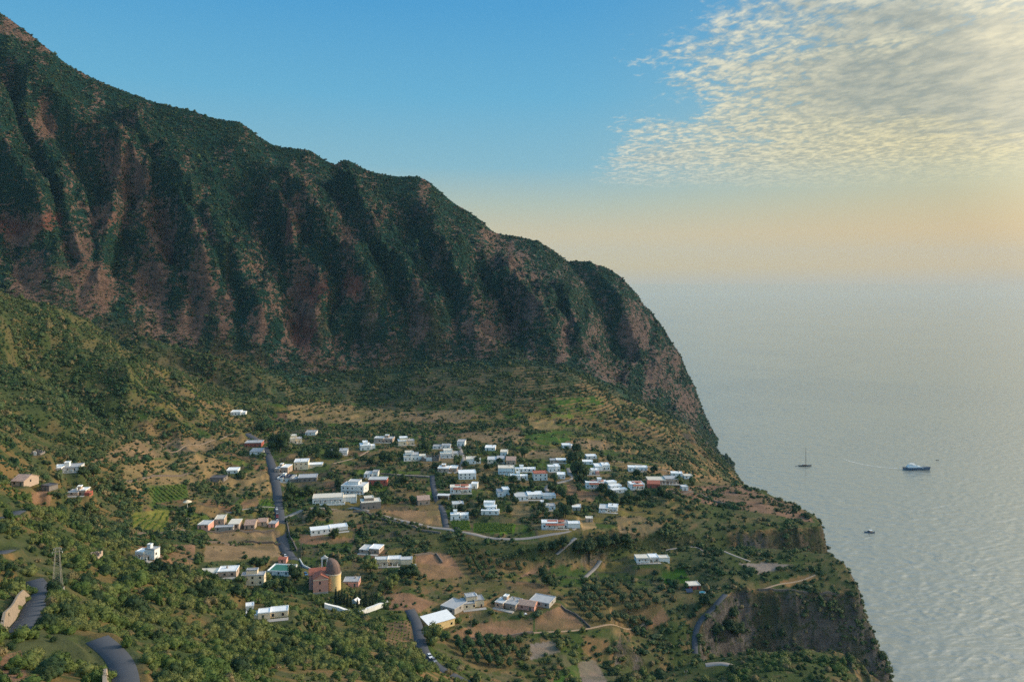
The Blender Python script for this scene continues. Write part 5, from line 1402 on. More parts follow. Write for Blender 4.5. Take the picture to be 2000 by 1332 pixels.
def make_building(row, st, k):
    u, v, w, hp, rp, rot, wall, roof, ex, name, cat, label = row
    x, y, z, W, dep, h = st
    h = max(2.5, h * 0.86)
    g = np.random.default_rng(900 + k)
    if roof == 'white_roof':
        roof = ('white_roof', 'white_roof', 'white_roof', 'cream_roof', 'pale_roof')[int(g.integers(0, 5))]
    root = empty(name, (x, y, z), R(rot) + (g.uniform(-.13, .13) if w < 40 else 0)); tag(root, label, cat, 'buildings of the valley' if cat == 'house' else None)
    wl = MB()
    storeys = 2 if '2' in ex or h > 5.2 else 1
    if 'v' in ex:                                                    # roofless walls, broken tops
        for (a, b_) in (((-W / 2, 0), (W / 2, 0)), ((W / 2, 0), (W / 2, dep)), ((W / 2, dep), (-W / 2, dep)), ((-W / 2, dep), (-W / 2, 0))):
            L = math.hypot(b_[0] - a[0], b_[1] - a[1]); n = max(2, int(L / 1.2)); an = math.atan2(b_[1] - a[1], b_[0] - a[0])
            for i in range(n):
                hh = h * g.uniform(0.35, 1.0)
                wl.box(L * i / n, L * (i + 1) / n - 0.003, -0.25, 0.25, -1.5, hh, an, a)
        wl.build('wall', MAT[wall], root)
        MB().box(-W * .22, W * .1, -.5, -.26, -.5, h * .9).build('wall_stub', MAT['white'], root)
        return
    if 'k' in ex:                                                    # stepped levels
        d3 = dep / 2.2
        for i in range(3):
            ww = W * (1.0, 0.86, 0.62)[i] / 2
            slab_house(root, wl, -ww - (0 if i < 2 else W * .1), ww - (0 if i == 0 else W * .1), i * d3 + (0.004 if i else 0), (i + 1) * d3, h * 0.62 + i * h * 0.42, wall, roof)
        wl.build('wall', MAT[wall], root); openings(root, W, h * .62, 0, 1, g)
        openings(root, W * .8, h * .35, d3, 1, g, False) if False else None
        for q in (-.25, .05, .28):
            MB().box(W * q - .5, W * q + .5, d3 - .05, d3 + .05, h * .68, h * .68 + 0.9).build('window', MAT['glass_dark'], root)
        return
    if 'o' in ex:
        for sx in (-1, 1):
            for yy in (0.2, dep - .2):
                MB().bar((sx * (W / 2 - .3), yy, -1), (sx * (W / 2 - .3), yy, h), 0.2, 8).build('post', MAT['white'], root)
        MB().box(-W / 2, W / 2, 0, dep, h, h + .25).build('roof', MAT[roof], root)
        MB().box(-W / 2, W / 2, dep - .5, dep - .25, -1, h - .02).build('wall', MAT[wall], root)
        return
    x0, x1 = -W / 2, W / 2
    main_h = h
    if 'm' in ex:
        slab_house(root, wl, x0, x1, 0, dep, h, wall, roof, shed_slope=dep * 0.12)
    elif roof.startswith('tile') and '2' not in ex:
        wl.box(x0, x1, 0, dep, -1.6, h); gable_roof(root, x0, x1, 0, dep, h, dep * 0.2, roof, wl)
    elif roof == 'green_roof':
        slab_house(root, wl, x0, x1, 0, dep, h, wall, 'white_roof')
        MB().box(x0 + 1.2, x1 - 1.2, 1.0, dep - 1.0, h + .22, h + .30).build('roof_terrace', MAT['green_roof'], root)
    elif w >= 24 and wall in ('white', 'cream', 'bluewhite', 'tan') and '2' not in ex and 'g' not in ex and storeys == 1:
        cut = g.uniform(.36, .64); d1, d2 = sorted((g.uniform(.65, .85), 1.0)); sw = g.random() < .5
        h2 = h * g.uniform(.72, .9)
        xa = x0 + W * cut
        da, db = (d1, d2) if sw else (d2, d1)
        slab_house(root, wl, x0, xa, 0, dep * da, h if sw else h2, wall, roof)
        slab_house(root, wl, xa + .003, x1, dep * g.uniform(.06, .28), dep * 1.05, h2 if sw else h * 1.05, wall, 'white_roof' if g.random() < .6 else 'grey_roof')
        if g.random() < .5:
            q = x0 + W * g.uniform(.1, .6)
            slab_house(root, wl, q, q + W * .2, dep * .45, dep * .45 + min(3.5, dep * .35), h + 2.1, wall, 'white_roof', z0=h2)
        MB().box(x0 - .3, x1 + .3, -3.2, -.3, -.6, .12).build('terrace', MAT['concrete'], root)
    elif g.random() < 0.22 and 'p' not in ex and 't' not in ex and cat != 'house':
        slab_house(root, wl, x0, x1, 0, dep, h, wall, roof, shed_slope=dep * 0.08)
    else:
        slab_house(root, wl, x0, x1, 0, dep, h, wall, roof)
    if 't' in ex:
        a = x0 + W * g.uniform(0.05, 0.3)
        slab_house(root, wl, a, a + W * .48, dep * .35, dep - .15, h + 2.3, wall, roof, z0=h + .22)
    if 'w' in ex:
        ww = W * (1.0 if name == 'house' and h > 5 else 0.45)
        slab_house(root, wl, x1 + .003, x1 + ww, dep * .15, dep * .8, h * (0.5 if h > 5 else .75), wall, roof)
    if 'l' in ex:
        slab_house(root, wl, x0 - W * .42, x0 - .003, dep * .1, dep * .75, h * .72, wall, roof)
    if 'R' in ex:
        MB().box(x1 + .003, x1 + W * .3, -.4, dep * .6, -1.4, h * .7).build('side_wing', MAT['red'], root)
    if 'O' in ex:
        MB().box(x1 - W * .28, x1 + .06, -.1, dep * .5, h * .1, h * .86).build('corner_room', MAT['pink'], root)
    wl.build('wall', MAT[wall], root)
    if w > 11:
        openings(root, W, h, 0, storeys, g)
        if w > 24:                                                   # a window on the sunny end wall
            MB().box(x1 - .05, x1 + .04, dep * .4, dep * .4 + 1.1, h * .45, h * .45 + 1.2).build('window', MAT['glass_dark'], root)
    if 'p' in ex:
        porch(root, W * .8, 0, h / storeys, 'white', g)
    if 'r' in ex:
        r = MB(); zt = h - .25; r.add([(x0 * .7, -2.0, zt - .8), (x1 * .7, -2.0, zt - .8), (x1 * .7, -.13, zt), (x0 * .7, -.13, zt), (x0 * .7, -2.0, zt - .66), (x1 * .7, -2.0, zt - .66), (x1 * .7, -.13, zt + .14), (x0 * .7, -.13, zt + .14)],
                                          [(3, 2, 1, 0), (4, 5, 6, 7), (0, 1, 5, 4), (1, 2, 6, 5), (2, 3, 7, 6), (3, 0, 4, 7)])
        r.build('porch_roof', MAT['tile_red'], root)
        MB().box(x0 * .55, x1 * .75, dep * .35, dep * .75, h + .222, h + .34).build('roof_tiles', MAT['tile_red'], root)
        for sx in (-1, 0, 1):
            MB().bar((sx * W * .33, -1.85, -1), (sx * W * .33, -1.85, zt - .8), .16, 6).build('porch_column', MAT['white'], root)
    if 'c' in ex:
        MB().box(x0 + W * .4, x0 + W * .4 + .8, dep * .3, dep * .3 + .8, h + .22, h + 1.9).build('chimney', MAT['white'], root)
    elif g.random() < .35 and w > 18 and not roof.startswith('tile'):
        MB().bar((x0 + W * .7, dep * .7, h + .22), (x0 + W * .7, dep * .7, h + 1.5), .55, 10).build('water_tank', MAT['concrete'], root)
    if 's' in ex:
        for i in range(3):
            a = x0 + W * (.12 + .27 * i)
            MB().add([(a, 1.0, h + .55), (a + W * .22, 1.0, h + .55), (a + W * .22, dep * .75, h + 1.3), (a, dep * .75, h + 1.3), (a, 1.0, h + .62), (a + W * .22, 1.0, h + .62), (a + W * .22, dep * .75, h + 1.37), (a, dep * .75, h + 1.37)],
                     [(3, 2, 1, 0), (4, 5, 6, 7), (0, 1, 5, 4), (1, 2, 6, 5), (2, 3, 7, 6), (3, 0, 4, 7)]).build('solar_panel', MAT['solar'], root)
    if 'g' in ex:
        gw = MB()
        gw.box(x0 * .5, x1 * 1.15, -5.2, -4.9, -2.5, 1.0); gw.box(x1 * 1.15 - .3, x1 * 1.15, -4.9, -.2, -2.5, 1.0)
        gw.build('garden_wall', MAT[wall], root)


for k, (row, st) in enumerate(zip(BUILDINGS, SITES)):
    make_building(row, st, k)


# ------------------------------------------------------------------ church with its tall half dome
def build_church():
    x, y, z, W, dep = CHURCH
    s = y / F                                                        # metres in one photo pixel here
    root = empty('church', (x, y, z), R(14)); tag(root, 'pink church with red tile roofs, cream apse under a tall brown half dome, bell gable', 'church')
    h = 31 * s
    # pink transept block to the left, nave behind it
    a0, a1 = -33 * s, -2 * s
    wl = MB()
    wl.box(-16 * s, 13 * s, 0, 7.5, -2, h * .93)
    gable_roof(root, -16 * s, 13 * s, 0, 7.5, h * .93, 2.4, 'tile_red', wl, along='y')
    wl.box(-24 * s, 12 * s, 7.503, 17, -2, h * .93 - .3)
    wl.build('wall', MAT['pink'], root)
    gable_roof(root, -24 * s, 12 * s, 7.503, 17, h * .93 - .3, 2.6, 'tile_red', None, along='x')
    MB().box(-16.2 * s, 13.1 * s, -.12, 7.3, h * .93 - .75, h * .93 - .35).build('cornice', MAT['cream'], root)
    MB().box(-16.2 * s, 13.1 * s, -.1, 0.0, -.5, 1.0).build('plinth', MAT['concrete'], root)
    for zz, rr in ((h * .68, .8), (h * .22, .6)):
        MB().box(-3 * s - .45, -3 * s + .45, -.05, .05, zz - rr, zz + rr).build('window', MAT['glass_dark'], root)
    MB().box(-16 * s - .05, -16 * s + .05, 2.5, 3.7, h * .45, h * .45 + 1.8).build('window', MAT['glass_dark'], root)
    # cream apse and its elongated half dome
    r = 12.8 * s; cx, cy = 24.5 * s, r + 1.2; turn = R(52)
    n = 40
    def spin(px, py, zz):
        c_, s_ = math.cos(turn), math.sin(turn)
        return (cx + px * c_ - py * s_, cy + px * s_ + py * c_, zz)
    def ring(rad, zz, back, lag=0.0):
        P = [spin(rad * math.cos(-math.pi + math.pi * i / n), rad * math.sin(-math.pi + math.pi * i / n) + lag, zz) for i in range(n + 1)]
        return P + [spin(rad, back, zz), spin(-rad, back, zz)]
    ha, bk = h * 1.0, 3.4
    MB().loft([ring(r, -2, bk), ring(r, ha, bk)]).build('apse', MAT['yellow'], root)
    MB().loft([ring(r + .3, ha + .003, bk + .1), ring(r + .3, ha + .5, bk + .1)]).build('apse_cornice', MAT['cream'], root)
    hd = 27 * s; rings = []
    for j in range(15):
        t = j / 14 * math.pi / 2
        rings.append(ring((r - .1) * math.cos(t) ** 0.9 + 0.02, ha + .5 + hd * math.sin(t), bk, (1 - math.cos(t)) * 3.0))
    MB().loft(rings).build('half_dome', MAT['dome_brown'], root)
    rb = MB()
    for i in range(0, n + 1, 8):
        rb.loft([[Vector(p[i]) + Vector(q) for q in ((-.12, -.06, 0), (.12, -.06, 0), (.12, .06, .06), (-.12, .06, .06))] for p in rings[:-1]])
    rb.build('dome_rib', MAT['dome_brown'], root)
    # bell gable behind, left of the dome
    bx, by, hb = 6 * s, 13.2, h * .93 + 2.4
    bg = MB()
    for sx in (-1, 1):
        bg.box(bx + sx * 1.5 - .42, bx + sx * 1.5 + .42, by - .4, by + .4, hb - 4.0, hb + 4.6)
    bg.box(bx - 2.1, bx + 2.1, by - .42, by + .42, hb + 4.603, hb + 5.3)
    bg.add([(bx - 1.6, by - .38, hb + 5.303), (bx + 1.6, by - .38, hb + 5.303), (bx, by - .38, hb + 6.7), (bx - 1.6, by + .38, hb + 5.303), (bx + 1.6, by + .38, hb + 5.303), (bx, by + .38, hb + 6.7)],
           [(0, 1, 2), (5, 4, 3), (0, 3, 4, 1), (1, 4, 5, 2), (2, 5, 3, 0)])
    bell_gable = bg.build('bell_gable', MAT['white'], root)
    bell = MB(); bell.loft([[(bx + rr * math.cos(a * math.pi / 6), by + rr * math.sin(a * math.pi / 6), hb + zz) for a in range(12)] for rr, zz in ((.62, 1.6), (.5, 1.9), (.38, 2.6), (.2, 3.0))])
    bell.build('bell', MAT['wood_dark'], bell_gable)
    MB().bar((bx - 1.1, by, hb + 3.05), (bx + 1.1, by, hb + 3.05), .09, 6).build('bell_beam', MAT['wood_dark'], bell_gable)
build_church()
# ------------------------------------------------------------------ walls
def gz_(x, y):
    return float(ground(np.array([x]), np.array([y]))[0])


def wall_line(name, px, height, thick, mat, label, cat='wall', group=None, sink=1.5, shift=0.0):
    P = resample([hit(*p) for p in px], 1.6)
    mb = MB(); rings = []
    g = np.random.default_rng(len(px) + int(px[0][0]))
    for i, p in enumerate(P):
        a, b = P[max(0, i - 1)], P[min(len(P) - 1, i + 1)]
        t = Vector((b[0] - a[0], b[1] - a[1], 0)).normalized(); n = Vector((t.y, -t.x, 0)) * thick / 2
        z = gz_(*p); q = Vector((p[0], p[1], 0)) + n * 2 * shift / thick
        hh = height * (1 + (0.12 * (g.random() - .5) if 'stone' in mat else 0))
        rings.append([q - n + Vector((0, 0, z - sink)), q + n + Vector((0, 0, z - sink)), q + n * .9 + Vector((0, 0, z + hh)), q - n * .9 + Vector((0, 0, z + hh))])
    mb.loft(rings)
    o = mb.build(name, MAT[mat]); tag(o, label, cat, group)
    return o


def edge_wall(name, Q, side, off, height, thick, mat, label, i0=0, i1=None, taper=6):
    """a wall along one edge of a road"""
    P = Q[i0:i1]; mb = MB(); rings = []
    for i, p in enumerate(P):
        a, b = P[max(0, i - 1)], P[min(len(P) - 1, i + 1)]
        t = Vector((b[0] - a[0], b[1] - a[1], 0)).normalized(); n = Vector((t.y, -t.x, 0)) * side
        hh = height * min(1, (i + 1) / taper, (len(P) - i) / taper)
        q = Vector(p) + n * off
        rings.append([q + Vector((0, 0, -.8)), q + n * thick + Vector((0, 0, -.8)), q + n * (thick + hh * .10) + Vector((0, 0, hh)), q + n * (hh * .22) + Vector((0, 0, hh))])
    mb.loft(rings); tag(mb.build(name, MAT[mat]), label, 'wall')


edge_wall('retaining_wall', HAIR_UP, -1, 2.9, 3.4, 0.9, 'wall_stone', 'pale stone retaining wall along the outer bend of the road below the pylon', 0, 40)
edge_wall('retaining_wall', HAIR_LOW, 1, 2.7, 2.6, 0.9, 'wall_stone', 'pale stone retaining wall along the left edge of the lowest road bend', 8, None)
edge_wall('parapet', HAIR_LOW, -1, 2.5, 0.7, 0.35, 'concrete', 'low concrete parapet on the right edge of the lowest road bend', 18, None)
wall_line('cemetery_wall', [(634, 1186), (658, 1192), (682, 1200)], 2.4, 1.9, 'white', 'white front wall of the cemetery, the left of two below the cypresses')
wall_line('cemetery_wall', [(701, 1201), (730, 1191), (758, 1181)], 2.4, 1.9, 'white', 'white front wall of the cemetery, the right of two below the cypresses')
wall_line('garden_wall', [(585, 1094), (592, 1106), (606, 1113), (618, 1113)], 1.3, 0.5, 'white', 'white looping wall between the main road and the church')
wall_line('garden_wall', [(772, 1118), (795, 1112), (812, 1106), (815, 1116)], 1.8, 0.4, 'white', 'white wall round the grey yard left of the brown walled field')
for px, lb in (([(809, 1086), (852, 1083), (864, 1100)], 'dark stone wall enclosing the upper corner of the brown field right of the church'),
               ([(1096, 1184), (1126, 1203), (1153, 1226)], 'stone wall between the brown field and the olive grove'),
               ([(404, 1062), (470, 1060), (548, 1064)], 'stone wall between two tan terraces left of the main road'),
               ([(404, 1039), (470, 1038), (536, 1036)], 'stone wall below the row of roadside blocks'),
               ([(690, 1000), (720, 1004), (745, 1014), (800, 1028), (860, 1042)], 'long stone wall under the dirt lot along the rim lane'),
               ([(742, 926), (780, 930), (838, 934)], 'stone wall along the path left of the middle lane'),
               ([(230, 940), (300, 930), (380, 926)], 'stone terrace wall in the dry fields of the left valley side'),
               ([(250, 1040), (330, 1042), (372, 1038)], 'stone terrace wall below the striped crop field'),
               ([(905, 1250), (960, 1246), (1040, 1236)], 'stone wall on the lower edge of the brown field above the citrus trees'),
               ([(560, 1020), (566, 1050), (580, 1076)], 'stone wall along the right edge of the main road'),
               ([(1302, 962), (1370, 966), (1440, 990)], 'stone terrace wall on the brown bench right of the village'),
               ([(1480, 1152), (1560, 1157), (1640, 1161)], 'low stone wall on the cliff edge of the middle headland')):
    wall_line('dry_stone_wall', px, 1.3, 0.7, 'dry_stone', lb, 'stone wall', 'dry stone walls between the fields')


# ------------------------------------------------------------------ trees
def tree_proto(name, lobes, n, size, leaf, seed, th, tr, limbs=4):
    me = leaf_mesh('crown', lobes, n, size, leaf, seed, core=0.72, sub=2)
    mb = MB(); g = np.random.default_rng(seed)
    mb.bar((0, 0, -.12), (.02, .01, th * .6), tr, 7, tr * .7); mb.bar((.02, .01, th * .6), (0, 0, th), tr * .7, 7, tr * .4)
    for i in range(limbs):
        a = 6.28 * i / limbs + g.uniform(-.3, .3); l = lobes[i % len(lobes)]
        mb.bar((.01, 0, th * g.uniform(.55, .85)), (l[0], l[1], l[2]), tr * .45, 5, tr * .15)
    t = mb.build('trunk', MAT['bark']); tm = t.data; bpy.data.objects.remove(t)
    return (me, tm)


TREES = {
    'olive_tree': [tree_proto('olive', crown_lobes(60 + j, 9, 0.62, 0.28, 1.0), 700, 0.055, 'leaf_olive', 60 + j, .42, .05) for j in range(3)],
    'fruit_tree': [tree_proto('fruit', crown_lobes(70 + j, 9, 0.60, 0.22, 1.0), 700, 0.055, 'leaf_valley', 70 + j, .36, .045) for j in range(3)],
    'broadleaf_tree': [tree_proto('broad', crown_lobes(80 + j, 11, 0.66, 0.24, 1.0), 900, 0.050, 'leaf_dark', 80 + j, .40, .05) for j in range(3)],
    'bright_tree': [tree_proto('bright', crown_lobes(90 + j, 10, 0.62, 0.24, 1.0), 800, 0.052, 'leaf_maquis', 90 + j, .40, .05) for j in range(2)],
}
cy = []
for j in range(2):
    lob = [(0.012 * math.sin(i * 2.1), 0.012 * math.cos(i * 2.1), 0.10 + 0.82 * i / 7, 0.105 * (1 - (i / 7.6) ** 2.2) + 0.012, 0.12) for i in range(8)]
    cy.append(tree_proto('cypress', lob, 620, 0.028, 'leaf_cypress', 95 + j, .3, .022, 0))
TREES['cypress_tree'] = cy
NTREE = [0]


def tree(kind, x, y, h, label, group, name=None, cat='tree'):
    g = np.random.default_rng(4000 + NTREE[0]); NTREE[0] += 1
    me, tm = TREES[kind][int(g.integers(0, len(TREES[kind])))]
    nm = name or ('tree' if kind == 'bright_tree' else kind)
    root = empty(nm, (x, y, gz_(x, y) - .1), float(g.uniform(0, 6.28)))
    s = h * float(g.uniform(.9, 1.12)); root.scale = (s * float(g.uniform(.9, 1.15)), s * float(g.uniform(.9, 1.15)), s)
    tag(root, label, cat, group)
    link(bpy.data.objects.new('trunk', tm), root); link(bpy.data.objects.new('crown', me), root)


ORCH = [([(1103, 1174), (1154, 1140), (1216, 1140), (1292, 1176), (1270, 1212), (1216, 1220), (1156, 1226)], 'olive_tree', 6.6, 5.4, 0.06, 'round olive tree in the large grove above the dirt track', 'trees of the olive grove'),
        ([(902, 1070), (941, 1075), (961, 1096), (947, 1125), (920, 1127), (898, 1098)], 'fruit_tree', 5.0, 4.6, 0.0, 'leafy fruit tree in the dense plot right of the brown walled field', 'trees of the dense fruit plot'),
        ([(968, 1089), (1050, 1097), (1020, 1118), (975, 1114)], 'olive_tree', 6.4, 4.8, 0.08, 'small olive tree in the loose plot under the village bank', 'olives under the village bank'),
        ([(862, 1242), (930, 1250), (1018, 1246), (1014, 1300), (950, 1312), (905, 1288)], 'fruit_tree', 6.0, 5.4, 0.1, 'dark citrus tree in the plot below the brown field and yellow house', 'citrus trees of the lower plot'),
        ([(1042, 1292), (1098, 1284), (1126, 1330), (1040, 1330)], 'fruit_tree', 5.2, 3.4, 0.05, 'low citrus tree in the plot at the bottom edge of the photo', 'citrus trees at the bottom edge'),
        ]
go = np.random.default_rng(77)
for poly, kind, gap, hh, miss, lb, grp in ORCH:
    W = [hit(*p) for p in poly]
    x0, x1 = min(p[0] for p in W), max(p[0] for p in W); y0, y1 = min(p[1] for p in W), max(p[1] for p in W)
    an = 0.32; cx, cyy = (x0 + x1) / 2, (y0 + y1) / 2; rad = math.hypot(x1 - x0, y1 - y0) / 2
    n = int(rad / gap) + 1
    for i in range(-n, n + 1):
        for j in range(-n, n + 1):
            gx, gy = i * gap + go.uniform(-.5, .5), j * gap * 1.12 + go.uniform(-.5, .5)
            x, y = cx + gx * math.cos(an) - gy * math.sin(an), cyy + gx * math.sin(an) + gy * math.cos(an)
            if in_poly([(p[0], p[1]) for p in W], np.array([x]), np.array([y]))[0] and go.random() > miss:
                tree(kind, x, y, hh * go.uniform(.75, 1.1), lb, grp)

HAND = [(547, 884, 36, 'd'), (536, 874, 26, 'd'), (524, 842, 26, 'v'), (511, 846, 20, 'd'), (568, 972, 28, 'v'), (576, 970, 22, 'v'), (562, 980, 20, 'd'), (410, 1170, 34, 'd'), (392, 1162, 24, 'd'), (462, 1164, 22, 'd'), (478, 1168, 20, 'v'),
        (652, 1052, 22, 'd'), (622, 1014, 24, 'd'), (610, 1016, 18, 'd'), (802, 1130, 24, 'd'), (788, 1124, 18, 'd'), (770, 1146, 24, 'b'), (757, 1154, 26, 'b'), (744, 1158, 22, 'v'), (724, 1118, 26, 'b'), (846, 1262, 36, 'b'), (853, 1252, 26, 'v'),
        (929, 1222, 13, 'd'), (903, 1002, 18, 'd'), (926, 1012, 18, 'd'), (750, 903, 24, 'd'), (760, 906, 18, 'd'), (952, 918, 14, 'd'), (1022, 946, 12, 'v'), (1120, 903, 22, 'd'), (1128, 928, 26, 'd'), (1140, 932, 22, 'd'), (1126, 884, 18, 'd'),
        (1200, 986, 24, 'd'), (1176, 966, 20, 'd'), (1192, 974, 20, 'd'), (1118, 990, 24, 'd'), (1105, 1010, 26, 'd'), (1086, 1012, 18, 'v'), (1228, 980, 20, 'v'), (1324, 946, 20, 'v'), (1352, 948, 18, 'v'), (1308, 978, 18, 'd'),
        (576, 1134, 28, 'd'), (560, 1152, 22, 'd'), (524, 1152, 18, 'd'), (536, 1152, 18, 'v'), (508, 1110, 18, 'd'), (496, 1104, 18, 'd'), (520, 1106, 18, 'v'), (322, 1124, 26, 'd'), (306, 1116, 24, 'd'), (338, 1120, 20, 'd'), (300, 1078, 20, 'd'), (428, 882, 14, 'v'),
        (232, 964, 24, 'd'), (252, 974, 18, 'd'), (162, 928, 18, 'd'), (182, 934, 24, 'v'), (176, 1004, 26, 'v'), (150, 990, 22, 'v'), (120, 1014, 24, 'v'), (92, 1044, 24, 'v'), (944, 1000, 14, 'd'), (1070, 1144, 26, 'd'), (1060, 1126, 20, 'd'),
        (1130, 1080, 28, 'd'), (1146, 1082, 28, 'd'), (1156, 1072, 22, 'd'), (1100, 1072, 24, 'd'), (1082, 1076, 22, 'd'), (1060, 1078, 20, 'd'), (1020, 1084, 16, 'v'), (1180, 1072, 28, 'd'), (1200, 1066, 22, 'd'), (1222, 1064, 22, 'd'),
        (1376, 1184, 26, 'd'), (1424, 1236, 28, 'd'), (1442, 1242, 26, 'd'), (1402, 1240, 24, 'd'), (1432, 1206, 22, 'd'), (1340, 1150, 14, 'v'), (1322, 1146, 14, 'v'), (975, 905, 10, 'd'), (940, 985, 16, 'd'), (640, 1000, 12, 'd'), (700, 1064, 16, 'v'), (1060, 1002, 18, 'd'),
        (740, 1012, 16, 'v'), (756, 985, 18, 'v'), (800, 960, 14, 'v'), (806, 985, 16, 'v'), (850, 915, 14, 'd'), (930, 905, 12, 'd'), (1040, 956, 16, 'd'), (1130, 960, 14, 'v'), (1000, 960, 16, 'd'), (1150, 948, 16, 'd'), (1290, 968, 16, 'd'), (1262, 972, 18, 'd')]
KD = {'d': 'broadleaf_tree', 'v': 'fruit_tree', 'b': 'bright_tree'}
for u, v, hp, k in HAND:
    x, y = hit(u, v); h = hp * y / F
    if k == 'b':
        lb, grp = ('big yellow green tree standing alone beside the lower road' if u == 846 else 'yellow green bushy tree between the church and the brown walled field'), 'yellow green trees by the church'
    elif u < 260: lb, grp = 'bushy tree among the scrub of the far left slope', 'trees of the left slope'
    elif u < 600 and v < 1000: lb, grp = 'dark round tree beside the upper main road', 'trees by the upper main road'
    elif u < 700: lb, grp = 'dark round tree near the church and the lower end of the main road', 'trees near the church'
    elif u > 1330 and v > 1100: lb, grp = 'dark tree in the ravine beside the descending right hand road', 'ravine trees of the right hand road'
    elif v > 1055: lb, grp = 'dark tree on the steep bank below the village', 'trees of the village bank'
    elif u > 1080: lb, grp = 'dark round tree among the right hand houses of the village', 'trees of the right hand village'
    else: lb, grp = 'dark round tree among the central houses of the village', 'trees of the central village'
    tree(KD[k], x, y, h, lb, grp)
gv = np.random.default_rng(515)
for poly, n, lb, grp in (([(860, 880), (1060, 880), (1110, 900), (1110, 1020), (1000, 1010), (880, 1010)], 34, 'dark round tree among the central houses of the village', 'trees of the central village'),
                         ([(1060, 900), (1170, 890), (1330, 930), (1340, 960), (1230, 1010), (1090, 1010)], 34, 'dark round tree among the right hand houses of the village', 'trees of the right hand village'),
                         ([(560, 870), (720, 850), (850, 880), (850, 960), (740, 1000), (570, 990)], 26, 'leafy tree among the scattered houses between the main road and the middle lane', 'trees between the main road and the middle lane')):
    k = 0
    while k < n:
        u, v = gv.uniform(min(p[0] for p in poly), max(p[0] for p in poly)), gv.uniform(min(p[1] for p in poly), max(p[1] for p in poly))
        if not in_poly(poly, np.array([u]), np.array([v]))[0]:
            continue
        x, y = hit(u, v); r_ = int(np.clip(np.searchsorted(D, y), 0, ND - 1)); c_ = int(np.clip((u - U[0]) / 2, 0, NU - 1))
        k += 1
        if CLEAR[r_, c_] > .5:
            continue
        tree('broadleaf_tree' if gv.random() < .6 else 'fruit_tree', x, y, gv.uniform(9, 20) * y / F, lb, grp)
for u, v, hp in ((656, 1181, 29), (662, 1184, 30), (667, 1187, 27), (673, 1186, 26), (679, 1189, 26), (685, 1191, 24), (698, 1193, 24), (705, 1193, 22), (711, 1191, 26), (717, 1190, 24), (723, 1187, 22), (729, 1185, 20), (694, 1183, 27), (703, 1181, 25), (714, 1180, 24), (726, 1178, 21), (736, 1177, 18), (668, 1179, 24)):
    x, y = hit(u, v)
    tree('cypress_tree', x, y, hp * y / F * 1.12, 'slender dark cypress in the walled cemetery below the church', 'cypresses of the cemetery')


# ------------------------------------------------------------------ crop rows
def rows_in(poly, gap, along, an, sc, seed):
    g = np.random.default_rng(seed); W = [hit(*p) for p in poly]
    cx, cyy = np.mean([p[0] for p in W]), np.mean([p[1] for p in W]); rad = max(math.hypot(p[0] - cx, p[1] - cyy) for p in W)
    I, J = np.meshgrid(np.arange(-rad, rad, gap), np.arange(-rad, rad, along))
    a, b = I.ravel(), J.ravel() + g.uniform(-.3, .3, I.size)
    x, y = cx + a * math.cos(an) - b * math.sin(an), cyy + a * math.sin(an) + b * math.cos(an)
    m = in_poly(W, x, y); x, y = x[m], y[m]
    return np.stack([x, y, ground(x, y)], -1), np.full(len(x), sc) * g.uniform(.8, 1.25, len(x))


CROPS = [([(882, 1017), (914, 1016), (919, 1034), (887, 1035)], 2.0, 1.0, 1.35, .75), ([(927, 1022), (1004, 1023), (1001, 1042), (928, 1039)], 2.0, 1.0, 1.35, .75), ([(504, 974), (535, 973), (536, 990), (504, 990)], 2.6, 1.0, 0.1, .75),
         ([(284, 952), (360, 946), (370, 970), (302, 982)], 3.4, 1.2, 0.9, .85), ([(260, 1003), (330, 997), (320, 1034), (258, 1032)], 3.6, 1.1, 0.25, .8), ([(750, 1218), (800, 1212), (808, 1254), (756, 1258)], 4.0, 2.0, 1.2, .6)]
pp, ss = zip(*[rows_in(c[0], c[1], c[2], c[3], c[4], 60 + i) for i, c in enumerate(CROPS)])
P_CROP = protos('crop_rows', ['leaf_fresh'], 60, 0.2, 4, seed=60)
scatter('crop_rows', np.concatenate(pp), np.concatenate(ss), P_CROP, np.random.default_rng(3).integers(0, 3, sum(map(len, ss))), 4)


# ------------------------------------------------------------------ cars
def make_car(paint):
    root = empty('car', (0, 0, 0))
    b = MB()
    prof = [(-2.1, .42), (-2.1, .80), (-1.95, .92), (-.95, .98), (.95, .95), (2.02, .84), (2.12, .62), (2.1, .36)]
    b.loft([[(x, yy * (0.94 if i in (0, 7) else 1), z) for i, (x, z) in enumerate(prof)] for yy in (-.85, -.80, .80, .85)]); b.build('body', MAT[paint], root)
    c = MB(); c.loft([[(-1.75, yy, .95), (-1.35, yy * .86, 1.42), (.25, yy * .86, 1.45), (1.0, yy, .95)] for yy in (-.76, .76)]); c.build('window', MAT['glass_dark'], root)
    MB().loft([[(-1.34, yy, 1.43), (.24, yy, 1.46), (.24, yy, 1.5), (-1.34, yy, 1.47)] for yy in (-.66, .66)]).build('roof', MAT[paint], root)
    for x in (-1.3, 1.3):
        for s in (-1, 1):
            MB().bar((x, s * .62, .32), (x, s * .86, .32), .32, 14).build('wheel', MAT['rubber'], root)
    for s in (-1, 1):
        MB().box(2.05, 2.13, s * .6 - .16, s * .6 + .16, .62, .76).build('headlight', MAT['deck_white'], root)
    return root


def copy_tree(o, parent=None):
    c = o.copy(); COL.objects.link(c); c.parent = parent
    for ch in list(o.children):
        copy_tree(ch, c)
    return c


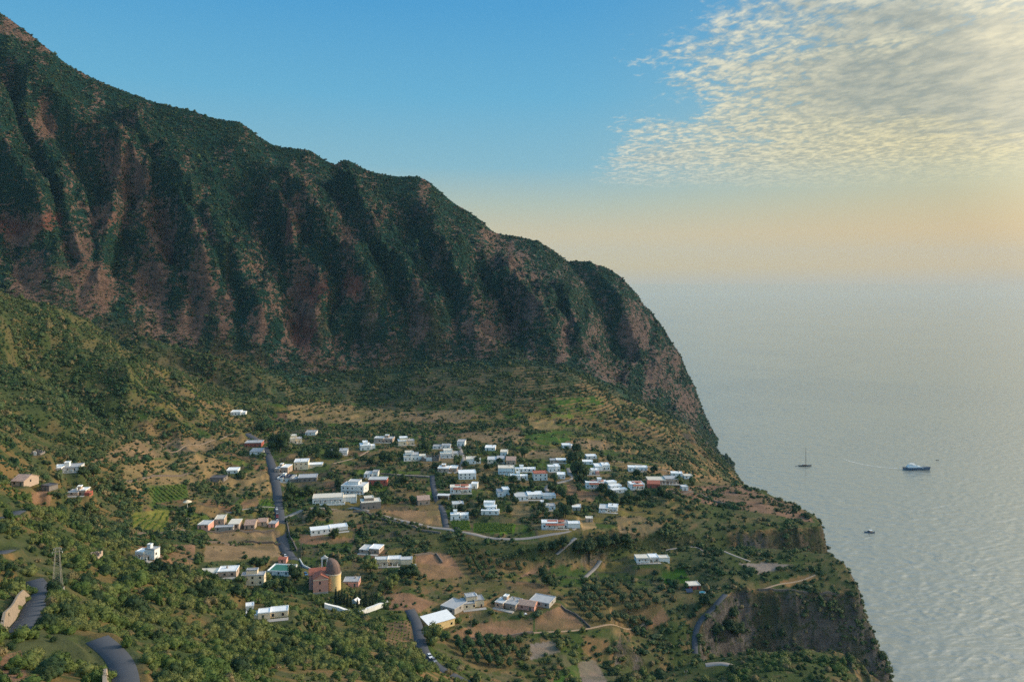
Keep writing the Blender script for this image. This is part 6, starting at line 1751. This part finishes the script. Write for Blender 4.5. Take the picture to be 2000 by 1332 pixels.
CARP = {}
def car(u, v, paint, label, heading=None, lateral=0.0):
    x, y = hit(u, v)
    best = None
    for name, Q, width, mat, _l in ROADS:
        for a, b in zip(Q, Q[1:]):
            d = math.hypot(a[0] - x, a[1] - y)
            if best is None or d < best[0]:
                best = (d, math.atan2(b[1] - a[1], b[0] - a[0]), a, width)
    on = best[0] < best[3] / 2
    an = best[1] if heading is None else heading
    z = (best[2][2] + .06) if on else gz_(x, y) + .02
    if paint in CARP:
        o = copy_tree(CARP[paint])
    else:
        o = CARP[paint] = make_car(paint)
    o.location = (x, y, z); o.rotation_euler = (0, 0, an); tag(o, label, 'car', 'cars')


car(540.5, 996, 'car_white', 'white car parked highest up in the line along the main road')
car(541, 1004, 'car_grey', 'grey car parked in the line along the main road')
car(541.5, 1011, 'car_red', 'red car parked in the line along the left edge of the main road')
car(541.5, 1019, 'car_white', 'white car parked in the middle of the line along the main road')
car(542.5, 1027, 'car_dark', 'black car parked in the line along the main road')
car(543, 1034, 'car_white', 'white car parked lowest in the line along the main road')
car(552, 1082, 'car_dark', 'black car parked on the left of the main road above the little red shed')
car(557, 1088, 'car_white', 'white car parked on the left of the main road above the little red shed')
car(597, 1120, 'car_blue', 'blue car standing at the end of the main road by the church')
car(853, 1233, 'car_white', 'white car parked before the yellow house', 0.35)
car(839, 1284, 'car_white', 'white car driving on the lower road near the bottom edge')
car(847, 1292, 'car_grey', 'grey car behind the white one on the lower road near the bottom edge')
car(1022, 1201, 'car_white', 'white car beside the pink terraced house', 0.3)
car(892, 1034, 'car_dark', 'black car at the crossing of the rim lane and middle lane')


# ------------------------------------------------------------------ poles, pylon, sunshade, chapel, small fittings
def pole(u, v, hp, label):
    x, y = hit(u, v); z = gz_(x, y); h = hp * y / F
    root = empty('utility_pole', (x, y, z), .4); tag(root, label, 'utility pole', 'utility poles')
    MB().bar((0, 0, -1), (0, 0, h), .17, 8, .11).build('pole', MAT['wood_grey'], root)
    MB().box(-1.1, 1.1, -.07, .07, h - .9, h - .72).build('crossarm', MAT['wood_grey'], root)
    for q in (-.95, 0, .95):
        MB().bar((q, 0, h - .717), (q, 0, h - .45), .07, 6).build('insulator', MAT['white'], root)


pole(371, 1130, 42, 'wooden utility pole left of the long low house with slanting roofs')
pole(588, 1092, 32, 'utility pole right of the main road above the white looping wall')
pole(920, 1228, 27, 'utility pole in the brown field right of the yellow house')
pole(1340, 1334, 26, 'utility pole at the bottom edge right of centre')
pole(368, 1030, 20, 'thin utility pole in the shrubs left of the roadside row of blocks')
pole(706, 1166, 24, 'utility pole behind the cemetery cypresses')


def build_pylon():
    x, y = hit(112, 1150); z = gz_(x, y); h = 82 * y / F
    root = empty('lattice_pylon', (x, y, z - .2), .35); tag(root, 'grey steel lattice pylon beside the upper road bend on the left', 'pylon')
    b0, b1 = h * .105, h * .036
    wid = lambda t: b0 + (b1 - b0) * t
    for sx, sy in ((1, 1), (1, -1), (-1, -1), (-1, 1)):
        MB().bar((sx * b0, sy * b0, -.5), (sx * b1, sy * b1, h), .06, 4, .045).build('leg', MAT['pylon_steel'], root)
    n = 9; ts = [1 - (1 - i / n) ** 1.15 for i in range(n + 1)]
    br = MB(); cs = ((1, 1), (1, -1), (-1, -1), (-1, 1))
    for i in range(n):
        for k in range(4):
            (ax, ay), (bx, by) = cs[k], cs[(k + 1) % 4]
            w0, w1 = wid(ts[i]), wid(ts[i + 1])
            br.bar((ax * w0, ay * w0, ts[i] * h), (bx * w1, by * w1, ts[i + 1] * h), .024); br.bar((bx * w0, by * w0, ts[i] * h), (ax * w1, ay * w1, ts[i + 1] * h), .024)
            br.bar((ax * w1, ay * w1, ts[i + 1] * h), (bx * w1, by * w1, ts[i + 1] * h), .022)
    br.build('bracing', MAT['pylon_steel'], root)
    for t, L in ((.90, .11), (.985, .08)):
        a = MB().box(-L * h, L * h, -.09, .09, t * h, t * h + .16).build('crossarm', MAT['pylon_steel'], root)
        for s in (-1, 1):
            MB().bar((s * L * h * .95, 0, t * h - .5), (s * L * h * .95, 0, t * h - .003), .08, 6).build('insulator', MAT['white'], a)
    MB().box(-b0 - .3, b0 + .3, -b0 - .3, b0 + .3, -1.2, .25).build('footing', MAT['concrete'], root)
build_pylon()


def build_sunshade():
    x, y = hit(366, 998); z = gz_(x, y); h = 22 * y / F
    root = empty('sunshade', (x, y, z)); tag(root, 'beige sunshade on a tall white post in the left fields', 'sunshade')
    MB().bar((0, 0, -.5), (0, 0, h - 1.0), .14, 8).build('post', MAT['white'], root)
    n = 12
    MB().loft([[(r * math.cos(6.283 * i / n), r * math.sin(6.283 * i / n), zz) for i in range(n)] for r, zz in ((3.0, h - 1.5), (2.9, h - 1.3), (1.5, h - .55), (.15, h))]).build('canopy', MAT['cream'], root)
    MB().box(-2.2, 1.6, -1.0, -.6, -.5, 1.2).build('low_wall', MAT['red'], root)
build_sunshade()


def build_chapel():
    x, y = hit(692, 1186); z = gz_(x, y)
    root = empty('chapel', (x, y, z), -.25); tag(root, 'tiny white gabled chapel among the cemetery cypresses', 'chapel')
    wl = MB(); wl.box(-1.7, 1.7, 0, 3.6, -.8, 3.1); gable_roof(root, -1.7, 1.7, 0, 3.6, 3.1, 1.3, 'white_roof', wl, along='y'); wl.build('wall', MAT['white'], root)
    MB().box(-.45, .45, -.05, .05, .02, 2.0).build('door', MAT['wood_dark'], root)
    c = MB(); c.box(-.07, .07, .1, .24, 4.5, 5.4); c.box(-.32, .32, .11, .23, 5.0, 5.13); c.build('cross', MAT['wood_dark'], root)
build_chapel()


def build_tarp():
    for u, v, w, d, mat, lb, nm, cat in ((1372, 1158, 3.0, 2.2, 'pool_water', 'turquoise paddling pool right of the small red hut', 'paddling_pool', 'pool'), (1348, 1158, 4.6, 2.6, 'solar', 'dark blue solar array on a stand left of the small red hut', 'solar_array', 'solar panels')):
        x, y = hit(u, v); z = gz_(x, y); root = empty(nm, (x, y, z), .2); tag(root, lb, cat)
        if nm == 'paddling_pool':
            n = 20; ring = lambda r, zz: [(r * math.cos(6.283 * i / n), r * .8 * math.sin(6.283 * i / n), zz) for i in range(n)]
            MB().loft([ring(2.1, -.4), ring(2.1, .8), ring(1.9, .8), ring(1.9, .1)], caps=False).build('rim', MAT['bluewhite'], root)
            MB().add(ring(1.9, .62), [tuple(range(n))]).build('water', MAT['pool_water'], root)
        else:
            MB().add([(-w / 2, 0, .5), (w / 2, 0, .5), (w / 2, d, 2.0), (-w / 2, d, 2.0), (-w / 2, 0, .6), (w / 2, 0, .6), (w / 2, d, 2.1), (-w / 2, d, 2.1)], [(3, 2, 1, 0), (4, 5, 6, 7), (0, 1, 5, 4), (1, 2, 6, 5), (2, 3, 7, 6), (3, 0, 4, 7)]).build('panel', MAT['solar'], root)
            for sx in (-1, 1):
                MB().bar((sx * w * .4, d * .8, -.5), (sx * w * .4, d * .8, 1.68), .07, 6).build('leg', MAT['steel'], root)
build_tarp()


# ------------------------------------------------------------------ boats
def hull(L, B, Hb, Hs, draft=.4, n=11):
    """lofted boat hull, bow towards +x"""
    rings = []
    for i in range(n):
        t = i / (n - 1); x = -L / 2 + L * t
        w = B / 2 * (1 - max(0, (t - .35) / .65) ** 2.3) * (0.86 + 0.14 * min(1, t * 4)); w = max(w, .03)
        zt = Hs + (Hb - Hs) * t ** 1.8; rake = L * .05 * t ** 6
        rings.append([(x, -w * .35, -draft), (x + rake * .3, -w * .86, .25), (x + rake, -w, zt), (x + rake, w, zt), (x + rake * .3, w * .86, .25), (x, w * .35, -draft)])
    return rings


def sea_at(u, v):
    d = CAMH * F / (v - V0)
    return ((u - 1000) / F * d, d)


def motor_yacht():
    x, y = sea_at(1790, 917); L = 49 * y / F
    root = empty('motor_yacht', (x, y, 0), -.06); tag(root, 'large motor yacht with a dark hull and pale decks under way on the sea', 'yacht')
    B = L * .22
    MB().loft(hull(L, B, L * .125, L * .085)).build('hull', MAT['hull_blue'], root, smooth=False)
    k = L / 37
    def deck(x0, x1, w, z0, z1, sl, sr, mat, nm, par):
        b = MB(); b.loft([[(x0, yy, z0), (x1, yy, z0), (x1 - sr, yy * .9, z1), (x0 + sl, yy * .9, z1)] for yy in (-w, w)]); return b.build(nm, MAT[mat], par)
    d1 = deck(-14 * k, 9 * k, 3.2 * k, 3.1 * k, 5.4 * k, .4 * k, 4.5 * k, 'deck_white', 'superstructure', root)
    deck(-12 * k, 6.6 * k, 3.06 * k, 3.9 * k, 4.9 * k, 0, 2.2 * k, 'glass_dark', 'window', d1)
    d2 = deck(-12 * k, 1.5 * k, 2.6 * k, 5.403 * k, 7.3 * k, .5 * k, 3.0 * k, 'deck_white', 'flybridge', root)
    deck(-9 * k, .4 * k, 2.5 * k, 6.0 * k, 6.8 * k, 0, 1.4 * k, 'glass_dark', 'window', d2)
    MB().box(-10 * k, -3 * k, -2.3 * k, 2.3 * k, 8.6 * k, 8.8 * k).build('hard_top', MAT['deck_white'], root)
    for sx in (-9.4, -3.8):
        for s in (-1, 1):
            MB().bar((sx * k, s * 2.0 * k, 7.2 * k), (sx * k, s * 2.0 * k, 8.6 * k), .12 * k, 6).build('support', MAT['deck_white'], root)
    MB().bar((-6 * k, 0, 8.8 * k), (-6.6 * k, 0, 11.6 * k), .16 * k, 6, .06 * k).build('mast', MAT['deck_white'], root)
    MB().box(-17.6 * k, -14.4 * k, -2.6 * k, 2.6 * k, 3.12 * k, 3.2 * k).build('aft_deck', MAT['teak'], root)
    rl = MB(); P = [(11 * k, 2.6 * k), (15 * k, 1.7 * k), (18.8 * k, .2 * k)]
    for s in (-1, 1):
        for (a, b_), (c, d_) in zip(P, P[1:]):
            rl.bar((a, s * b_, 5.0 * k), (c, s * d_, 5.5 * k), .06 * k)
            rl.bar((a, s * b_, 3.6 * k), (a, s * b_, 5.0 * k), .05 * k)
    rl.build('bow_rail', MAT['steel'], root)


def sail_boat():
    x, y = sea_at(1572, 910); L = 25 * y / F
    root = empty('sailing_boat', (x, y, 0), .05); tag(root, 'dark sailing boat at anchor with a bare tall mast', 'sailing boat')
    MB().loft(hull(L, L * .26, L * .085, L * .065)).build('hull', MAT['hull_dark'], root)
    k = L / 20
    c = MB(); c.loft([[(-4 * k, yy, 1.3 * k), (4.5 * k, yy, 1.35 * k), (3.0 * k, yy * .85, 2.2 * k), (-3.6 * k, yy * .85, 2.2 * k)] for yy in (-1.4 * k, 1.4 * k)]); cb = c.build('cabin', MAT['teak'], root)
    MB().box(-2.8 * k, 2.6 * k, -1.36 * k, 1.36 * k, 1.6 * k, 1.95 * k).build('window', MAT['glass_dark'], cb)
    Hm = 36 * y / F
    MB().bar((1.6 * k, 0, 1.2 * k), (1.6 * k, 0, Hm), .30, 8, .20).build('mast', MAT['hull_dark'], root)
    MB().bar((1.4 * k, 0, 3.2 * k), (-6.4 * k, 0, 3.0 * k), .26, 8).build('boom', MAT['deck_white'], root)
    for a in ((10.2 * k, 0, 1.6 * k), (-9.6 * k, 0, 1.4 * k), (1.2 * k, 2.5 * k, 1.2 * k), (1.2 * k, -2.5 * k, 1.2 * k)):
        MB().bar(a, (1.6 * k, 0, Hm - .4), .035, 4).build('stay', MAT['steel'], root)
    MB().bar((1.6 * k, -1.5 * k, Hm * .6), (1.6 * k, 1.5 * k, Hm * .6), .06, 4).build('spreader', MAT['steel'], root)


def small_boat(u, v, wp, rz, label, name, canopy=True, mat='deck_white', cat='boat'):
    x, y = sea_at(u, v); L = wp * y / F
    root = empty(name, (x, y, 0), rz); tag(root, label, cat)
    MB().loft(hull(L, L * .32, L * .13, L * .10, .2)).build('hull', MAT[mat], root)
    k = L / 9
    MB().box(-3.2 * k, 1.2 * k, -1.0 * k, 1.0 * k, .92 * k, 1.0 * k).build('deck', MAT['teak' if canopy else 'rubber'], root)
    MB().box(-4.8 * k, -4.3 * k, -.35 * k, .35 * k, .2 * k, 1.5 * k).build('outboard_motor', MAT['rubber'], root)
    if canopy:
        c = MB(); c.loft([[(-.4 * k, yy, 1.0 * k), (1.9 * k, yy, 1.1 * k), (.9 * k, yy * .85, 2.0 * k), (-.3 * k, yy * .85, 2.1 * k)] for yy in (-.8 * k, .8 * k)]); c.build('windscreen', MAT['glass_dark'], root)
        MB().box(-2.8 * k, .6 * k, -1.1 * k, 1.1 * k, 2.5 * k, 2.62 * k).build('canopy', MAT['deck_white'], root)
        for sx in (-2.6, .4):
            for s in (-1, 1):
                MB().bar((sx * k, s * 1.0 * k, .9 * k), (sx * k, s * 1.0 * k, 2.5 * k), .05 * k, 5).build('canopy_pole', MAT['steel'], root)


motor_yacht(); sail_boat()
small_boat(1698, 1040, 18.5, math.pi - .12, 'small white motor boat with a canopy nearest the cliffs', 'motor_boat', True, 'hull_blue')
small_boat(1555.5, 910.5, 4.4, .2, 'tiny dark dinghy behind the anchored sailing boat', 'dinghy', False, 'hull_dark', 'dinghy')
small_boat(1831, 899, 6.5, .1, 'tiny dark boat out beyond the motor yacht', 'boat', False, 'hull_dark')


def build_wake():
    m, t, b = new_mat('foam')
    P = t.n('ShaderNodeNewGeometry').outputs['Position']
    b.inputs['Base Color'].default_value = (.8, .82, .8, 1); b.inputs['Roughness'].default_value = .6
    t.l(t.mr(t.noise(P, .22, 4, .7), .38, .62, 0.05, .6), b.inputs['Alpha'])
    mb = MB(); rings = []
    pts = [sea_at(*p) for p in ((1764, 916), (1748, 915), (1730, 913.5), (1708, 911), (1684, 907), (1662, 902), (1648, 897))]
    P = resample(pts, 6)
    for i, p in enumerate(P):
        w = 1.3 + 5.5 * (i / len(P)) ** 1.5
        rings.append([(p[0], p[1] - w, .42), (p[0], p[1] + w, .42)])
    mb.loft(rings, closed=False, caps=False)
    tag(mb.build('wake', m), kind='stuff')
build_wake()
